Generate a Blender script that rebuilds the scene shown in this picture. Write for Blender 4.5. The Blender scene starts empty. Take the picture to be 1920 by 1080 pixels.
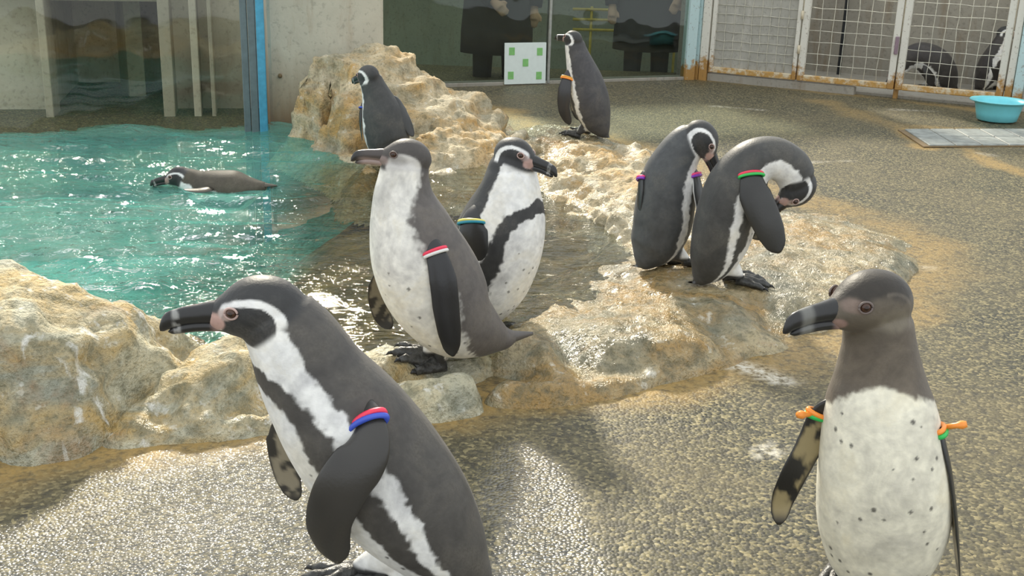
import bpy, math, random
import numpy as np
from mathutils import Vector, Matrix, noise as mnoise

random.seed(7); RNG = np.random.default_rng(7)
scene = bpy.context.scene
COL = scene.collection

# ------------------------------------------------------------------ camera
F_PX, CAM_H = 2100.0, 1.1
PITCH, ROLL = math.radians(18.2), math.radians(1.8)
cF = np.array([0, math.cos(PITCH), -math.sin(PITCH)])
_R0 = np.array([1.0, 0, 0]); _U0 = np.array([0, math.sin(PITCH), math.cos(PITCH)])
cR = _R0*math.cos(ROLL) + _U0*math.sin(ROLL)
cU = _U0*math.cos(ROLL) - _R0*math.sin(ROLL)
cC = np.array([0, 0, CAM_H])
cam_d = bpy.data.cameras.new('camera'); cam = bpy.data.objects.new('camera', cam_d); COL.objects.link(cam)
cam_d.sensor_width = 36; cam_d.lens = F_PX/1920*36; cam_d.clip_start = 0.05; cam_d.clip_end = 200
cam.matrix_world = Matrix(((cR[0], cU[0], -cF[0], 0), (cR[1], cU[1], -cF[1], 0), (cR[2], cU[2], -cF[2], CAM_H), (0, 0, 0, 1)))
scene.camera = cam

# ------------------------------------------------------------------ world, sun, exposure
world = bpy.data.worlds.new('world'); scene.world = world; world.use_nodes = True
wn = world.node_tree; bg = wn.nodes['Background']
bg.inputs['Color'].default_value = (0.93, 0.97, 1.0, 1); bg.inputs['Strength'].default_value = 1.0
sun_d = bpy.data.lights.new('sun', 'SUN'); sun = bpy.data.objects.new('sun_offscreen', sun_d); COL.objects.link(sun)
sun_d.energy = 4.0; sun_d.angle = math.radians(5); sun_d.color = (1.0, 0.91, 0.74)
sun.rotation_euler = Vector((-0.19, 0.80, 0.487)).to_track_quat('Z', 'Y').to_euler()
scene.view_settings.view_transform = 'Standard'; scene.view_settings.look = 'None'
scene.view_settings.exposure = 0.35; scene.view_settings.gamma = 1.0; scene.view_settings.use_curve_mapping = False

# ------------------------------------------------------------------ helpers
def ray(px, py): return cF + cR*(px-960)/F_PX + cU*(540-py)/F_PX
def at_z(px, py, z=0.0):
    d = ray(px, py); return cC + d*((z-CAM_H)/d[2])
def at_y(px, py, Y):
    d = ray(px, py); return cC + d*(Y/d[1])
def px_per_m(P): return F_PX/float((np.asarray(P)-cC) @ cF)
def nrm(v):
    v = np.asarray(v, float); return v/(np.linalg.norm(v)+1e-12)

def _hash(ix, iy, iz):
    h = (ix*374761393 + iy*668265263 + iz*2147483647 + 1013904223) & 0xFFFFFFFF
    h = ((h ^ (h >> 13))*1274126177) & 0xFFFFFFFF
    h = h ^ (h >> 16)
    return (h & 0xFFFF)/65535.0
def vnoise(P):
    P = np.asarray(P, float); i = np.floor(P).astype(np.int64); f = P-i; u = f*f*(3-2*f)
    r = 0
    for dx in (0, 1):
        for dy in (0, 1):
            for dz in (0, 1):
                w = (u[:, 0] if dx else 1-u[:, 0])*(u[:, 1] if dy else 1-u[:, 1])*(u[:, 2] if dz else 1-u[:, 2])
                r = r + w*_hash(i[:, 0]+dx, i[:, 1]+dy, i[:, 2]+dz)
    return r*2-1
def fbm(P, scale=1.0, octv=4, gain=0.5):
    P = np.asarray(P, float)*scale; a = 1.0; r = 0
    for k in range(octv):
        r = r + a*vnoise(P + 17.3*k); P = P*2.03; a *= gain
    return r
def sstep(a, b, x):
    t = np.clip((x-a)/(b-a), 0, 1); return t*t*(3-2*t)
def mixc(c0, c1, t):
    t = np.asarray(t)[:, None]; return c0*(1-t) + np.asarray(c1)[None, :]*t

def mesh_obj(name, verts, faces, mat=None, parent=None, smooth=True, origin=None, cols=None, attrs=None):
    v = np.asarray(verts, float)
    if origin is not None: v = v - np.asarray(origin)[None, :]
    me = bpy.data.meshes.new(name); me.from_pydata(v.tolist(), [], [tuple(f) for f in faces])
    if smooth: me.polygons.foreach_set('use_smooth', np.ones(len(me.polygons), bool))
    if cols is not None:
        a = me.color_attributes.new('Col', 'FLOAT_COLOR', 'POINT')
        c = np.ones((len(v), 4)); c[:, :3] = cols; a.data.foreach_set('color', c.ravel())
    for k, val in (attrs or {}).items():
        a = me.attributes.new(k, 'FLOAT', 'POINT'); a.data.foreach_set('value', np.asarray(val, float))
    if mat: me.materials.append(mat)
    me.update()
    o = bpy.data.objects.new(name, me); COL.objects.link(o)
    if origin is not None and parent is None: o.location = origin
    if parent is not None: o.parent = parent
    return o
def empty(name, loc):
    o = bpy.data.objects.new(name, None); COL.objects.link(o); o.location = loc; o.empty_display_size = 0.1; return o
def tag(o, label, cat=None, group=None, kind=None):
    o['label'] = label
    if cat: o['category'] = cat
    if group: o['group'] = group
    if kind: o['kind'] = kind
    return o
def struct(o, label=None):
    o['kind'] = 'structure'
    if label: o['label'] = label
    return o

class MB:
    def __init__(s): s.v = []; s.f = []
    def add(s, v, f):
        n = len(s.v); s.v.extend([tuple(map(float, p)) for p in v]); s.f.extend([tuple(i+n for i in q) for q in f]); return s
    def box(s, c, size, ax=(1, 0, 0), ay=(0, 1, 0), az=(0, 0, 1), bev=0.0):
        c = np.asarray(c, float); ax, ay, az = nrm(ax), nrm(ay), nrm(az); h = np.asarray(size)/2
        b = min(bev, h.min()*0.9)
        if b <= 0:
            P = [c+ax*h[0]*x+ay*h[1]*y+az*h[2]*z for z in (-1, 1) for x, y in ((-1, -1), (1, -1), (1, 1), (-1, 1))]
            return s.add(P, [(3, 2, 1, 0), (4, 5, 6, 7), (0, 1, 5, 4), (1, 2, 6, 5), (2, 3, 7, 6), (3, 0, 4, 7)])
        P = []; F = []
        lv = [(-h[2], b), (-h[2]+b, 0), (h[2]-b, 0), (h[2], b)]
        for z, i in lv:
            hx, hy = h[0]-i, h[1]-i
            for x, y in ((-hx+b, -hy), (hx-b, -hy), (hx, -hy+b), (hx, hy-b), (hx-b, hy), (-hx+b, hy), (-hx, hy-b), (-hx, -hy+b)):
                P.append(c+ax*x+ay*y+az*z)
        for k in range(3):
            for j in range(8): F.append((k*8+j, k*8+(j+1) % 8, k*8+8+(j+1) % 8, k*8+8+j))
        F.append(tuple(range(7, -1, -1))); F.append(tuple(range(24, 32)))
        return s.add(P, F)
    def tube(s, pts, rad, seg=8):
        V, Fc = tube_geo(pts, rad, seg); return s.add(V, Fc)
    def build(s, name, mat, parent=None, smooth=False, origin=None, **k):
        return mesh_obj(name, s.v, s.f, mat, parent, smooth, origin, **k)

def loft(rings):
    """rings: list of (seg,3) arrays; closed caps"""
    n = len(rings); m = len(rings[0]); V = np.concatenate(rings); F = []
    for i in range(n-1):
        for j in range(m):
            F.append((i*m+j, i*m+(j+1) % m, (i+1)*m+(j+1) % m, (i+1)*m+j))
    F.append(tuple(range(m-1, -1, -1))); F.append(tuple(range((n-1)*m, n*m)))
    return V, F
def frames(P, ref):
    P = np.asarray(P, float); T = np.gradient(P, axis=0); T /= np.linalg.norm(T, axis=1)[:, None]+1e-12
    ref = np.asarray(ref, float)
    if ref.ndim == 1: ref = np.tile(ref, (len(P), 1))
    N = ref - (ref*T).sum(1)[:, None]*T; N /= np.linalg.norm(N, axis=1)[:, None]+1e-12
    return T, N, np.cross(T, N)
def tube_geo(pts, rad, seg=8):
    P = np.asarray(pts, float); rad = np.broadcast_to(np.asarray(rad, float), (len(P),))
    d = P[-1]-P[0]; ref = np.array([0, 0, 1.0]) if abs(nrm(d)[2]) < 0.8 else np.array([1.0, 0, 0])
    T, N, B = frames(P, ref); a = np.linspace(0, 2*np.pi, seg, endpoint=False)
    return loft([P[i]+rad[i]*(np.cos(a)[:, None]*N[i]+np.sin(a)[:, None]*B[i]) for i in range(len(P))])
def catmull(K, n):
    """interpolate rows of K (k,dims) with Catmull-Rom by chord length to n samples"""
    K = np.asarray(K, float); t = np.arange(len(K)); u = np.linspace(0, len(K)-1, n); i = np.clip(np.floor(u).astype(int), 0, len(K)-2); f = (u-i)[:, None]
    Kp = np.vstack([2*K[0]-K[1], K, 2*K[-1]-K[-2]]); p0, p1, p2, p3 = Kp[i], Kp[i+1], Kp[i+2], Kp[i+3]
    return 0.5*(2*p1+(p2-p0)*f+(2*p0-5*p1+4*p2-p3)*f**2+(3*p1-p0-3*p2+p3)*f**3)

# ------------------------------------------------------------------ materials
def new_mat(name):
    m = bpy.data.materials.new(name); m.use_nodes = True; nt = m.node_tree
    return m, nt, nt.nodes['Principled BSDF']
def N(nt, typ, **kw):
    n = nt.nodes.new(typ)
    for k, v in kw.items():
        if k in n.inputs.keys() if isinstance(k, str) else False: n.inputs[k].default_value = v
        else: setattr(n, k, v)
    return n
def tex_noise(nt, vec, scale, detail=4, rough=0.55, dist=0.0):
    n = nt.nodes.new('ShaderNodeTexNoise'); n.inputs['Scale'].default_value = scale; n.inputs['Detail'].default_value = detail
    n.inputs['Roughness'].default_value = rough; n.inputs['Distortion'].default_value = dist
    if vec: nt.links.new(vec, n.inputs['Vector'])
    return n.outputs['Fac']
def ramp(nt, fac, stops):
    n = nt.nodes.new('ShaderNodeValToRGB'); cr = n.color_ramp
    while len(cr.elements) < len(stops): cr.elements.new(0.5)
    for e, (p, c) in zip(cr.elements, stops):
        e.position = p; e.color = (c[0], c[1], c[2], 1) if hasattr(c, '__len__') else (c, c, c, 1)
    nt.links.new(fac, n.inputs['Fac']); return n.outputs['Color']
def mix(nt, fac, a, b, blend='MIX'):
    n = nt.nodes.new('ShaderNodeMix'); n.data_type = 'RGBA'; n.blend_type = blend
    for inp, v in ((n.inputs['Factor'], fac), (n.inputs['A'], a), (n.inputs['B'], b)):
        if hasattr(v, 'is_linked') or isinstance(v, bpy.types.NodeSocket): nt.links.new(v, inp)
        elif hasattr(v, '__len__'): inp.default_value = (v[0], v[1], v[2], 1)
        else: inp.default_value = v
    return n.outputs['Result']
def math_n(nt, op, a, b=None, clamp=False):
    n = nt.nodes.new('ShaderNodeMath'); n.operation = op; n.use_clamp = clamp
    for i, v in enumerate((a, b)):
        if v is None: continue
        if isinstance(v, bpy.types.NodeSocket): nt.links.new(v, n.inputs[i])
        else: n.inputs[i].default_value = v
    return n.outputs[0]
def bump(nt, h, strength, dist, normal=None):
    n = nt.nodes.new('ShaderNodeBump'); n.inputs['Strength'].default_value = strength; n.inputs['Distance'].default_value = dist
    nt.links.new(h, n.inputs['Height'])
    if normal: nt.links.new(normal, n.inputs['Normal'])
    return n.outputs['Normal']
def pos_of(nt): return nt.nodes.new('ShaderNodeNewGeometry').outputs['Position']
def scaled(nt, vec, s):
    n = nt.nodes.new('ShaderNodeMapping'); n.inputs['Scale'].default_value = s; nt.links.new(vec, n.inputs['Vector']); return n.outputs['Vector']
def attr(nt, name, out='Fac'):
    n = nt.nodes.new('ShaderNodeAttribute'); n.attribute_name = name; return n.outputs[out]

def plain(name, col, rough=0.5, metal=0.0, var=0.15, scale=30, bmp=0.0, spec=0.5):
    m, nt, b = new_mat(name); p = pos_of(nt)
    f = tex_noise(nt, p, scale, 3)
    c = ramp(nt, f, [(0.3, [x*(1-var) for x in col]), (0.7, [min(1, x*(1+var)) for x in col])])
    nt.links.new(c, b.inputs['Base Color']); b.inputs['Roughness'].default_value = rough; b.inputs['Metallic'].default_value = metal
    b.inputs['Specular IOR Level'].default_value = spec
    if bmp: nt.links.new(bump(nt, f, bmp, 0.01), b.inputs['Normal'])
    return m

def mat_rock(name, light, grey, orange_amt=0.5, wet_z=0.10, scale=1.0, drips=0.0, brown=(0.30, 0.14, 0.035)):
    m, nt, b = new_mat(name); p = pos_of(nt)
    n1 = tex_noise(nt, p, 4.5*scale, 6, 0.6, 0.4); n2 = tex_noise(nt, p, 22*scale, 5, 0.65); n3 = tex_noise(nt, scaled(nt, p, (1, 1, 2.2)), 3.3*scale, 5, 0.6, 0.8)
    n4 = tex_noise(nt, p, 90, 3, 0.7)
    c = ramp(nt, n1, [(0.36, grey), (0.60, light)])
    c = mix(nt, ramp(nt, n3, [(0.50-0.08*orange_amt, 0.0), (0.68-0.08*orange_amt, 0.85)]), c, (light[0]*0.80, light[1]*0.58, light[2]*0.26))
    c = mix(nt, math_n(nt, 'MULTIPLY', ramp(nt, tex_noise(nt, p, 6.2, 4, 0.6, 0.6), [(0.58, 0.0), (0.74, 1.0)]), 0.75*orange_amt), c, brown)
    c = mix(nt, ramp(nt, n2, [(0.36, 0.65), (0.52, 0.0)]), c, (grey[0]*0.45, grey[1]*0.45, grey[2]*0.36))
    c = mix(nt, ramp(nt, n2, [(0.60, 0.0), (0.72, 0.65)]), c, (0.80, 0.78, 0.68))
    c = mix(nt, ramp(nt, n4, [(0.34, 0.5), (0.48, 0.0)]), c, (grey[0]*0.4, grey[1]*0.4, grey[2]*0.32))
    if drips:
        dn = tex_noise(nt, scaled(nt, p, (17, 17, 2.6)), 1.0, 4, 0.6, 0.3)
        c = mix(nt, math_n(nt, 'MULTIPLY', ramp(nt, dn, [(0.60, 0.0), (0.68, 1.0)]), drips), c, (0.80, 0.79, 0.72))
    nt.links.new(c, b.inputs['Base Color'])
    sep = nt.nodes.new('ShaderNodeSeparateXYZ'); nt.links.new(p, sep.inputs[0])
    zz = math_n(nt, 'ADD', sep.outputs['Z'], math_n(nt, 'MULTIPLY', math_n(nt, 'SUBTRACT', n1, 0.5), 0.12))
    mr = nt.nodes.new('ShaderNodeMapRange'); mr.inputs['From Min'].default_value = wet_z-0.03; mr.inputs['From Max'].default_value = wet_z+0.03
    mr.inputs['To Min'].default_value = 0.22; mr.inputs['To Max'].default_value = 0.72; nt.links.new(zz, mr.inputs['Value'])
    nt.links.new(mr.outputs[0], b.inputs['Roughness'])
    h = math_n(nt, 'ADD', math_n(nt, 'MULTIPLY', n2, 1.0), math_n(nt, 'MULTIPLY', n4, 0.45))
    nt.links.new(bump(nt, h, 0.8, 0.025), b.inputs['Normal'])
    return m

def mat_floor():
    m, nt, b = new_mat('aggregate_concrete'); p = pos_of(nt)
    vo = nt.nodes.new('ShaderNodeTexVoronoi'); vo.inputs['Scale'].default_value = 135; nt.links.new(p, vo.inputs['Vector'])
    sepc = nt.nodes.new('ShaderNodeSeparateColor'); nt.links.new(vo.outputs['Color'], sepc.inputs[0])
    big = tex_noise(nt, p, 1.3, 5, 0.6, 0.5); med = tex_noise(nt, p, 38, 4, 0.7)
    c = ramp(nt, sepc.outputs[0], [(0.0, (0.018, 0.019, 0.014)), (0.35, (0.060, 0.058, 0.036)), (0.7, (0.135, 0.120, 0.064)), (1.0, (0.32, 0.27, 0.14))])
    c = mix(nt, ramp(nt, big, [(0.40, 0.0), (0.66, 0.5)]), c, (0.19, 0.155, 0.085))
    c = mix(nt, ramp(nt, med, [(0.38, 0.6), (0.50, 0.0)]), c, (0.045, 0.043, 0.036))
    st = math_n(nt, 'MULTIPLY', attr(nt, 'stain'), ramp(nt, med, [(0.33, 0.25), (0.55, 1.0)]), True)
    c = mix(nt, st, c, (0.36, 0.24, 0.085))
    ck = math_n(nt, 'MULTIPLY', attr(nt, 'chalk'), ramp(nt, med, [(0.40, 0.0), (0.60, 1.0)]), True)
    c = mix(nt, ck, c, (0.62, 0.58, 0.48))
    nt.links.new(c, b.inputs['Base Color'])
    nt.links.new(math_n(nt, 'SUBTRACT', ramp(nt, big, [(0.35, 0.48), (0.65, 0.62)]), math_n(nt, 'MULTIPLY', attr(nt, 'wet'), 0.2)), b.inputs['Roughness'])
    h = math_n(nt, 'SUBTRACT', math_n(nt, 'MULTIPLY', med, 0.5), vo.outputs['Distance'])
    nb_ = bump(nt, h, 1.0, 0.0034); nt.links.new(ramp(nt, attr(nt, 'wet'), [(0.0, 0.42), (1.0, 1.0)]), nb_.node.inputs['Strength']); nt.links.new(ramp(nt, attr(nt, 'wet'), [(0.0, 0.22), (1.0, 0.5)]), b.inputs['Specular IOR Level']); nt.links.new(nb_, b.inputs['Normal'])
    nt.links.new(ramp(nt, attr(nt, 'wet'), [(0.0, 0.10), (1.0, 1.0)]), b.inputs['Coat Weight']); b.inputs['Coat IOR'].default_value = 1.7; b.inputs['Coat Roughness'].default_value = 0.07; nt.links.new(nb_, b.inputs['Coat Normal'])  # stronger coat inside the mask imitates sun falling in patches
    return m

def mat_bed():
    m, nt, b = new_mat('pool_bed_paint'); p = pos_of(nt)
    n1 = tex_noise(nt, p, 6, 5, 0.6, 0.5); n2 = tex_noise(nt, p, 28, 4, 0.6)
    brown = ramp(nt, n1, [(0.33, (0.075, 0.062, 0.030)), (0.52, (0.21, 0.155, 0.068)), (0.68, (0.36, 0.25, 0.10))])
    teal = ramp(nt, n1, [(0.35, (0.12, 0.50, 0.40)), (0.65, (0.20, 0.66, 0.54))])
    c = mix(nt, attr(nt, 'teal'), brown, teal)
    c = mix(nt, ramp(nt, n2, [(0.36, 0.4), (0.5, 0.0)]), c, (0.04, 0.045, 0.03))
    nt.links.new(c, b.inputs['Base Color']); b.inputs['Roughness'].default_value = 0.7
    nt.links.new(bump(nt, n2, 0.5, 0.02), b.inputs['Normal']); return m

def mat_water():
    m, nt, b = new_mat('pool_water'); nt.nodes.remove(b); out = nt.nodes['Material Output']; p = pos_of(nt)
    w1 = tex_noise(nt, scaled(nt, p, (5.0, 12.0, 1)), 1.0, 3, 0.55, 1.2); w2 = tex_noise(nt, scaled(nt, p, (16, 36, 1)), 1.0, 3, 0.6, 0.6)
    amp = attr(nt, 'choppy')
    h = math_n(nt, 'MULTIPLY', math_n(nt, 'ADD', w1, math_n(nt, 'MULTIPLY', w2, 0.35)), amp)
    nrml = bump(nt, h, 1.0, 0.075)
    fr = nt.nodes.new('ShaderNodeFresnel'); fr.inputs['IOR'].default_value = 1.33; nt.links.new(nrml, fr.inputs['Normal'])
    tr = nt.nodes.new('ShaderNodeBsdfTransparent'); nt.links.new(mix(nt, attr(nt, 'deep'), (0.90, 0.92, 0.82), (0.72, 0.95, 0.90)), tr.inputs['Color'])
    df = nt.nodes.new('ShaderNodeBsdfDiffuse'); df.inputs['Color'].default_value = (0.20, 0.60, 0.49, 1)   # turbid water
    mk = nt.nodes.new('ShaderNodeMixShader'); nt.links.new(math_n(nt, 'MULTIPLY', attr(nt, 'deep'), 0.30), mk.inputs[0]); nt.links.new(tr.outputs[0], mk.inputs[1]); nt.links.new(df.outputs[0], mk.inputs[2])
    gl = nt.nodes.new('ShaderNodeBsdfGlossy'); gl.inputs['Roughness'].default_value = 0.03; nt.links.new(nrml, gl.inputs['Normal'])
    ms = nt.nodes.new('ShaderNodeMixShader'); nt.links.new(fr.outputs[0], ms.inputs[0]); nt.links.new(mk.outputs[0], ms.inputs[1]); nt.links.new(gl.outputs[0], ms.inputs[2])
    nt.links.new(ms.outputs[0], out.inputs['Surface']); return m

def mat_glass(name, tint, ior=1.45):
    m, nt, b = new_mat(name); nt.nodes.remove(b); out = nt.nodes['Material Output']; p = pos_of(nt)
    fr = nt.nodes.new('ShaderNodeFresnel'); fr.inputs['IOR'].default_value = ior
    tr = nt.nodes.new('ShaderNodeBsdfTransparent'); tr.inputs['Color'].default_value = (*tint, 1)
    gl = nt.nodes.new('ShaderNodeBsdfGlossy'); gl.inputs['Roughness'].default_value = 0.02
    nt.links.new(bump(nt, tex_noise(nt, p, 2.0, 2), 0.15, 0.05), gl.inputs['Normal'])
    ms = nt.nodes.new('ShaderNodeMixShader'); nt.links.new(fr.outputs[0], ms.inputs[0]); nt.links.new(tr.outputs[0], ms.inputs[1]); nt.links.new(gl.outputs[0], ms.inputs[2])
    nt.links.new(ms.outputs[0], out.inputs['Surface']); return m

def mat_concrete(name, col, stain=(0.20, 0.13, 0.06), stain_amt=0.5, low=None):
    m, nt, b = new_mat(name); p = pos_of(nt)
    n1 = tex_noise(nt, p, 2.2, 6, 0.6, 0.3); n2 = tex_noise(nt, scaled(nt, p, (9, 9, 1.6)), 1.0, 5, 0.65); n3 = tex_noise(nt, p, 40, 3, 0.6)
    c = ramp(nt, n1, [(0.3, [x*0.82 for x in col]), (0.7, [x*1.1 for x in col])])
    c = mix(nt, math_n(nt, 'MULTIPLY', ramp(nt, n2, [(0.54, 0.0), (0.72, 1.0)]), stain_amt), c, stain)
    if low:
        sep = nt.nodes.new('ShaderNodeSeparateXYZ'); nt.links.new(p, sep.inputs[0])
        zz = math_n(nt, 'ADD', sep.outputs['Z'], math_n(nt, 'MULTIPLY', math_n(nt, 'SUBTRACT', n2, 0.5), 0.35))
        c = mix(nt, ramp(nt, zz, [(low[0], 0.75), (low[1], 0.0)]), c, stain)
    c = mix(nt, ramp(nt, n3, [(0.33, 0.4), (0.45, 0.0)]), c, [x*0.45 for x in col])
    nt.links.new(c, b.inputs['Base Color']); b.inputs['Roughness'].default_value = 0.8
    nt.links.new(bump(nt, n3, 0.25, 0.008), b.inputs['Normal']); return m

def mat_rusty(name, col, rust=(0.40, 0.22, 0.06), zr=(0.02, 0.30)):
    """white paint with rust that has crept up from the damp foot of the frame"""
    m, nt, b = new_mat(name); p = pos_of(nt)
    n1 = tex_noise(nt, p, 18, 5, 0.7); n2 = tex_noise(nt, p, 60, 3)
    sep = nt.nodes.new('ShaderNodeSeparateXYZ'); nt.links.new(p, sep.inputs[0])
    mr = nt.nodes.new('ShaderNodeMapRange'); mr.inputs['From Min'].default_value = zr[0]; mr.inputs['From Max'].default_value = zr[1]
    mr.inputs['To Min'].default_value = 0.28; mr.inputs['To Max'].default_value = -0.16; nt.links.new(sep.outputs['Z'], mr.inputs['Value'])
    k = ramp(nt, math_n(nt, 'ADD', n1, mr.outputs[0]), [(0.50, 0.0), (0.66, 1.0)])
    c = mix(nt, k, col, rust); c = mix(nt, ramp(nt, n2, [(0.3, 0.5), (0.4, 0.0)]), c, (0.16, 0.10, 0.06))
    nt.links.new(c, b.inputs['Base Color']); b.inputs['Roughness'].default_value = 0.55; return m

def mat_plumage():
    m, nt, b = new_mat('plumage'); p = pos_of(nt)
    n1 = tex_noise(nt, p, 180, 3, 0.6); n2 = tex_noise(nt, p, 26, 4, 0.6); n3 = tex_noise(nt, p, 11, 4, 0.65, 0.5); n4 = tex_noise(nt, p, 240, 2, 0.6)
    c = mix(nt, ramp(nt, n2, [(0.3, 0.16), (0.6, 0.0)]), attr(nt, 'Col', 'Color'), (0.05, 0.045, 0.04))
    c = mix(nt, 1.0, c, ramp(nt, n3, [(0.32, (0.72, 0.72, 0.74)), (0.52, (1, 1, 1)), (0.70, (1.0, 0.97, 0.90))]), 'MULTIPLY')
    c = mix(nt, math_n(nt, 'MULTIPLY', ramp(nt, n3, [(0.50, 0.0), (0.72, 0.12)]), ramp(nt, n4, [(0.35, 0.3), (0.6, 1.0)])), c, (0.45, 0.42, 0.38))
    nt.links.new(c, b.inputs['Base Color']); nt.links.new(ramp(nt, n3, [(0.3, 0.46), (0.7, 0.62)]), b.inputs['Roughness'])
    b.inputs['Specular IOR Level'].default_value = 0.35; b.inputs['Sheen Weight'].default_value = 0.08; b.inputs['Sheen Roughness'].default_value = 0.4
    nt.links.new(bump(nt, n1, 0.22, 0.003), b.inputs['Normal']); return m
def mat_vcol(name, rough, spec=0.5, bmp=0.1, bscale=150):
    m, nt, b = new_mat(name); p = pos_of(nt)
    nt.links.new(attr(nt, 'Col', 'Color'), b.inputs['Base Color']); b.inputs['Roughness'].default_value = rough
    nt.links.new(bump(nt, tex_noise(nt, p, bscale, 3), bmp, 0.003), b.inputs['Normal']); return m

M = {}
M['floor'] = mat_floor(); M['bed'] = mat_bed(); M['water'] = mat_water()
M['rock_sunny'] = mat_rock('rock_cream', (0.66, 0.54, 0.34), (0.40, 0.36, 0.25), 0.6, 0.085)
M['rock_grey'] = mat_rock('rock_grey_cream', (0.60, 0.55, 0.38), (0.33, 0.335, 0.26), 0.85, 0.05, drips=0.8)
M['rock_wet'] = mat_rock('rock_wet_ochre', (0.46, 0.38, 0.22), (0.22, 0.215, 0.15), 0.75, 0.115)
M['plumage'] = mat_plumage(); M['flipper'] = mat_vcol('flipper_skin', 0.32); M['beak'] = mat_vcol('beak_horn', 0.3, bmp=0.15, bscale=90)
M['foot'] = plain('foot_skin', (0.055, 0.055, 0.052), 0.42, var=0.6, scale=70, bmp=0.5)
M['claw'] = plain('claw_horn', (0.02, 0.02, 0.02), 0.35)
M['eye'] = plain('eye_dark', (0.025, 0.012, 0.008), 0.08); M['iris'] = plain('iris_brown', (0.06, 0.026, 0.014), 0.12); M['eyering'] = plain('eye_ring_skin', (0.50, 0.36, 0.32), 0.5)
M['eyering_dark'] = plain('eye_ring_grey', (0.17, 0.135, 0.12), 0.5)
for n, c in dict(red=(0.85, 0.045, 0.10), blue=(0.05, 0.10, 0.55), green=(0.03, 0.50, 0.10), orange=(0.95, 0.32, 0.05), pink=(0.85, 0.06, 0.22), purple=(0.25, 0.05, 0.50), yellow=(0.75, 0.68, 0.16), teal=(0.02, 0.25, 0.35), white=(0.75, 0.75, 0.72), amber=(0.70, 0.36, 0.04)).items():
    M['band_'+n] = plain('band_'+n, c, 0.35, var=0.05)
M['pillar'] = mat_concrete('pillar_concrete', (0.53, 0.50, 0.40), (0.26, 0.15, 0.06), 0.45, (0.05, 0.42))
M['cage'] = mat_concrete('pen_concrete', (0.34, 0.32, 0.27)); M['room'] = mat_concrete('gallery_wall', (0.34, 0.37, 0.29), stain_amt=0.3)
M['tankwall'] = mat_concrete('tank_concrete', (0.62, 0.60, 0.52), (0.34, 0.29, 0.2), 0.4)
M['tankmid'] = mat_concrete('tank_column', (0.46, 0.44, 0.37), stain_amt=0.3)
M['glass'] = mat_glass('gallery_glass', (0.80, 0.86, 0.80)); M['glass_tank'] = mat_glass('tank_acrylic', (0.88, 0.88, 0.83), 1.45)
M['white_rust'] = mat_rusty('white_paint_rust', (0.70, 0.68, 0.60)); M['rust_rail'] = mat_rusty('rusty_rail', (0.66, 0.58, 0.42), (0.50, 0.29, 0.08), (0.0, 0.22))
M['cyan_paint'] = mat_rusty('pale_cyan_paint', (0.50, 0.66, 0.66), zr=(0.02, 0.2)); M['wire'] = plain('galvanised_wire', (0.62, 0.60, 0.50), 0.45, var=0.25)
M['sheet'] = mat_concrete('scratched_sheet', (0.42, 0.41, 0.36), (0.60, 0.58, 0.52), 0.5)
M['frame_grey'] = plain('frame_slate', (0.11, 0.145, 0.155), 0.4); M['frame_blue'] = plain('frame_sky_blue', (0.06, 0.30, 0.46), 0.45); M['alu'] = plain('aluminium', (0.36, 0.37, 0.34), 0.4, 0.4)
M['basin'] = plain('basin_plastic', (0.20, 0.66, 0.74), 0.28, var=0.03); M['tile'] = plain('drain_tile', (0.27, 0.29, 0.27), 0.6, var=0.25, scale=18, bmp=0.3)
M['joint'] = plain('drain_joint', (0.20, 0.14, 0.07), 0.8); M['board'] = plain('white_board', (0.72, 0.80, 0.76), 0.35, var=0.03); M['tape'] = plain('green_tape', (0.22, 0.52, 0.16), 0.5, var=0.1)
M['coat'] = plain('dark_coat', (0.018, 0.02, 0.022), 0.85, var=0.3, scale=8); M['cloth'] = mat_vcol('clothes_and_skin', 0.75); M['rail_yellow'] = plain('yellow_rail', (0.46, 0.36, 0.05), 0.5); M['hair'] = plain('dark_hair', (0.012, 0.01, 0.009), 0.5)
M['latch'] = plain('latch_purple_grey', (0.28, 0.20, 0.24), 0.45, 0.3)

# ------------------------------------------------------------------ ground: floor, pool, water
WATER_Z = 0.04
POOL = [(-3.6, 2.35), (-1.2, 2.35), (-0.7, 2.42), (-0.4, 2.52), (-0.05, 2.66), (0.25, 2.9), (0.42, 3.25), (0.42, 3.6), (0.28, 4.2), (0.15, 4.7), (-0.15, 5.0), (-0.35, 5.3), (-0.62, 5.6), (-0.72, 5.9), (-3.6, 5.22)]
def in_poly(x, y, poly):
    r = np.zeros(x.shape, bool); n = len(poly)
    for i in range(n):
        x1, y1 = poly[i]; x2, y2 = poly[(i+1) % n]
        c = (y1 > y) != (y2 > y)
        r ^= c & (x < (x2-x1)*(y-y1)/(y2-y1+1e-12)+x1)
    return r
def seg_dist(x, y, pl):
    d = np.full(x.shape, 1e9)
    for (x1, y1), (x2, y2) in zip(pl[:-1], pl[1:]):
        ux, uy = x2-x1, y2-y1; t = np.clip(((x-x1)*ux+(y-y1)*uy)/(ux*ux+uy*uy), 0, 1)
        d = np.minimum(d, np.hypot(x-x1-t*ux, y-y1-t*uy))
    return d
def grid(x0, x1, y0, y1, step):
    xs = np.linspace(x0, x1, int(round((x1-x0)/step))+1); ys = np.linspace(y0, y1, int(round((y1-y0)/step))+1)
    X, Y = np.meshgrid(xs, ys); return X, Y
def grid_faces(shape, keep=None):
    ny, nx = shape; idx = np.arange(ny*nx).reshape(ny, nx)
    q = np.stack([idx[:-1, :-1], idx[:-1, 1:], idx[1:, 1:], idx[1:, :-1]], -1).reshape(-1, 4)
    if keep is not None: q = q[keep.reshape(-1)]
    return q
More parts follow.
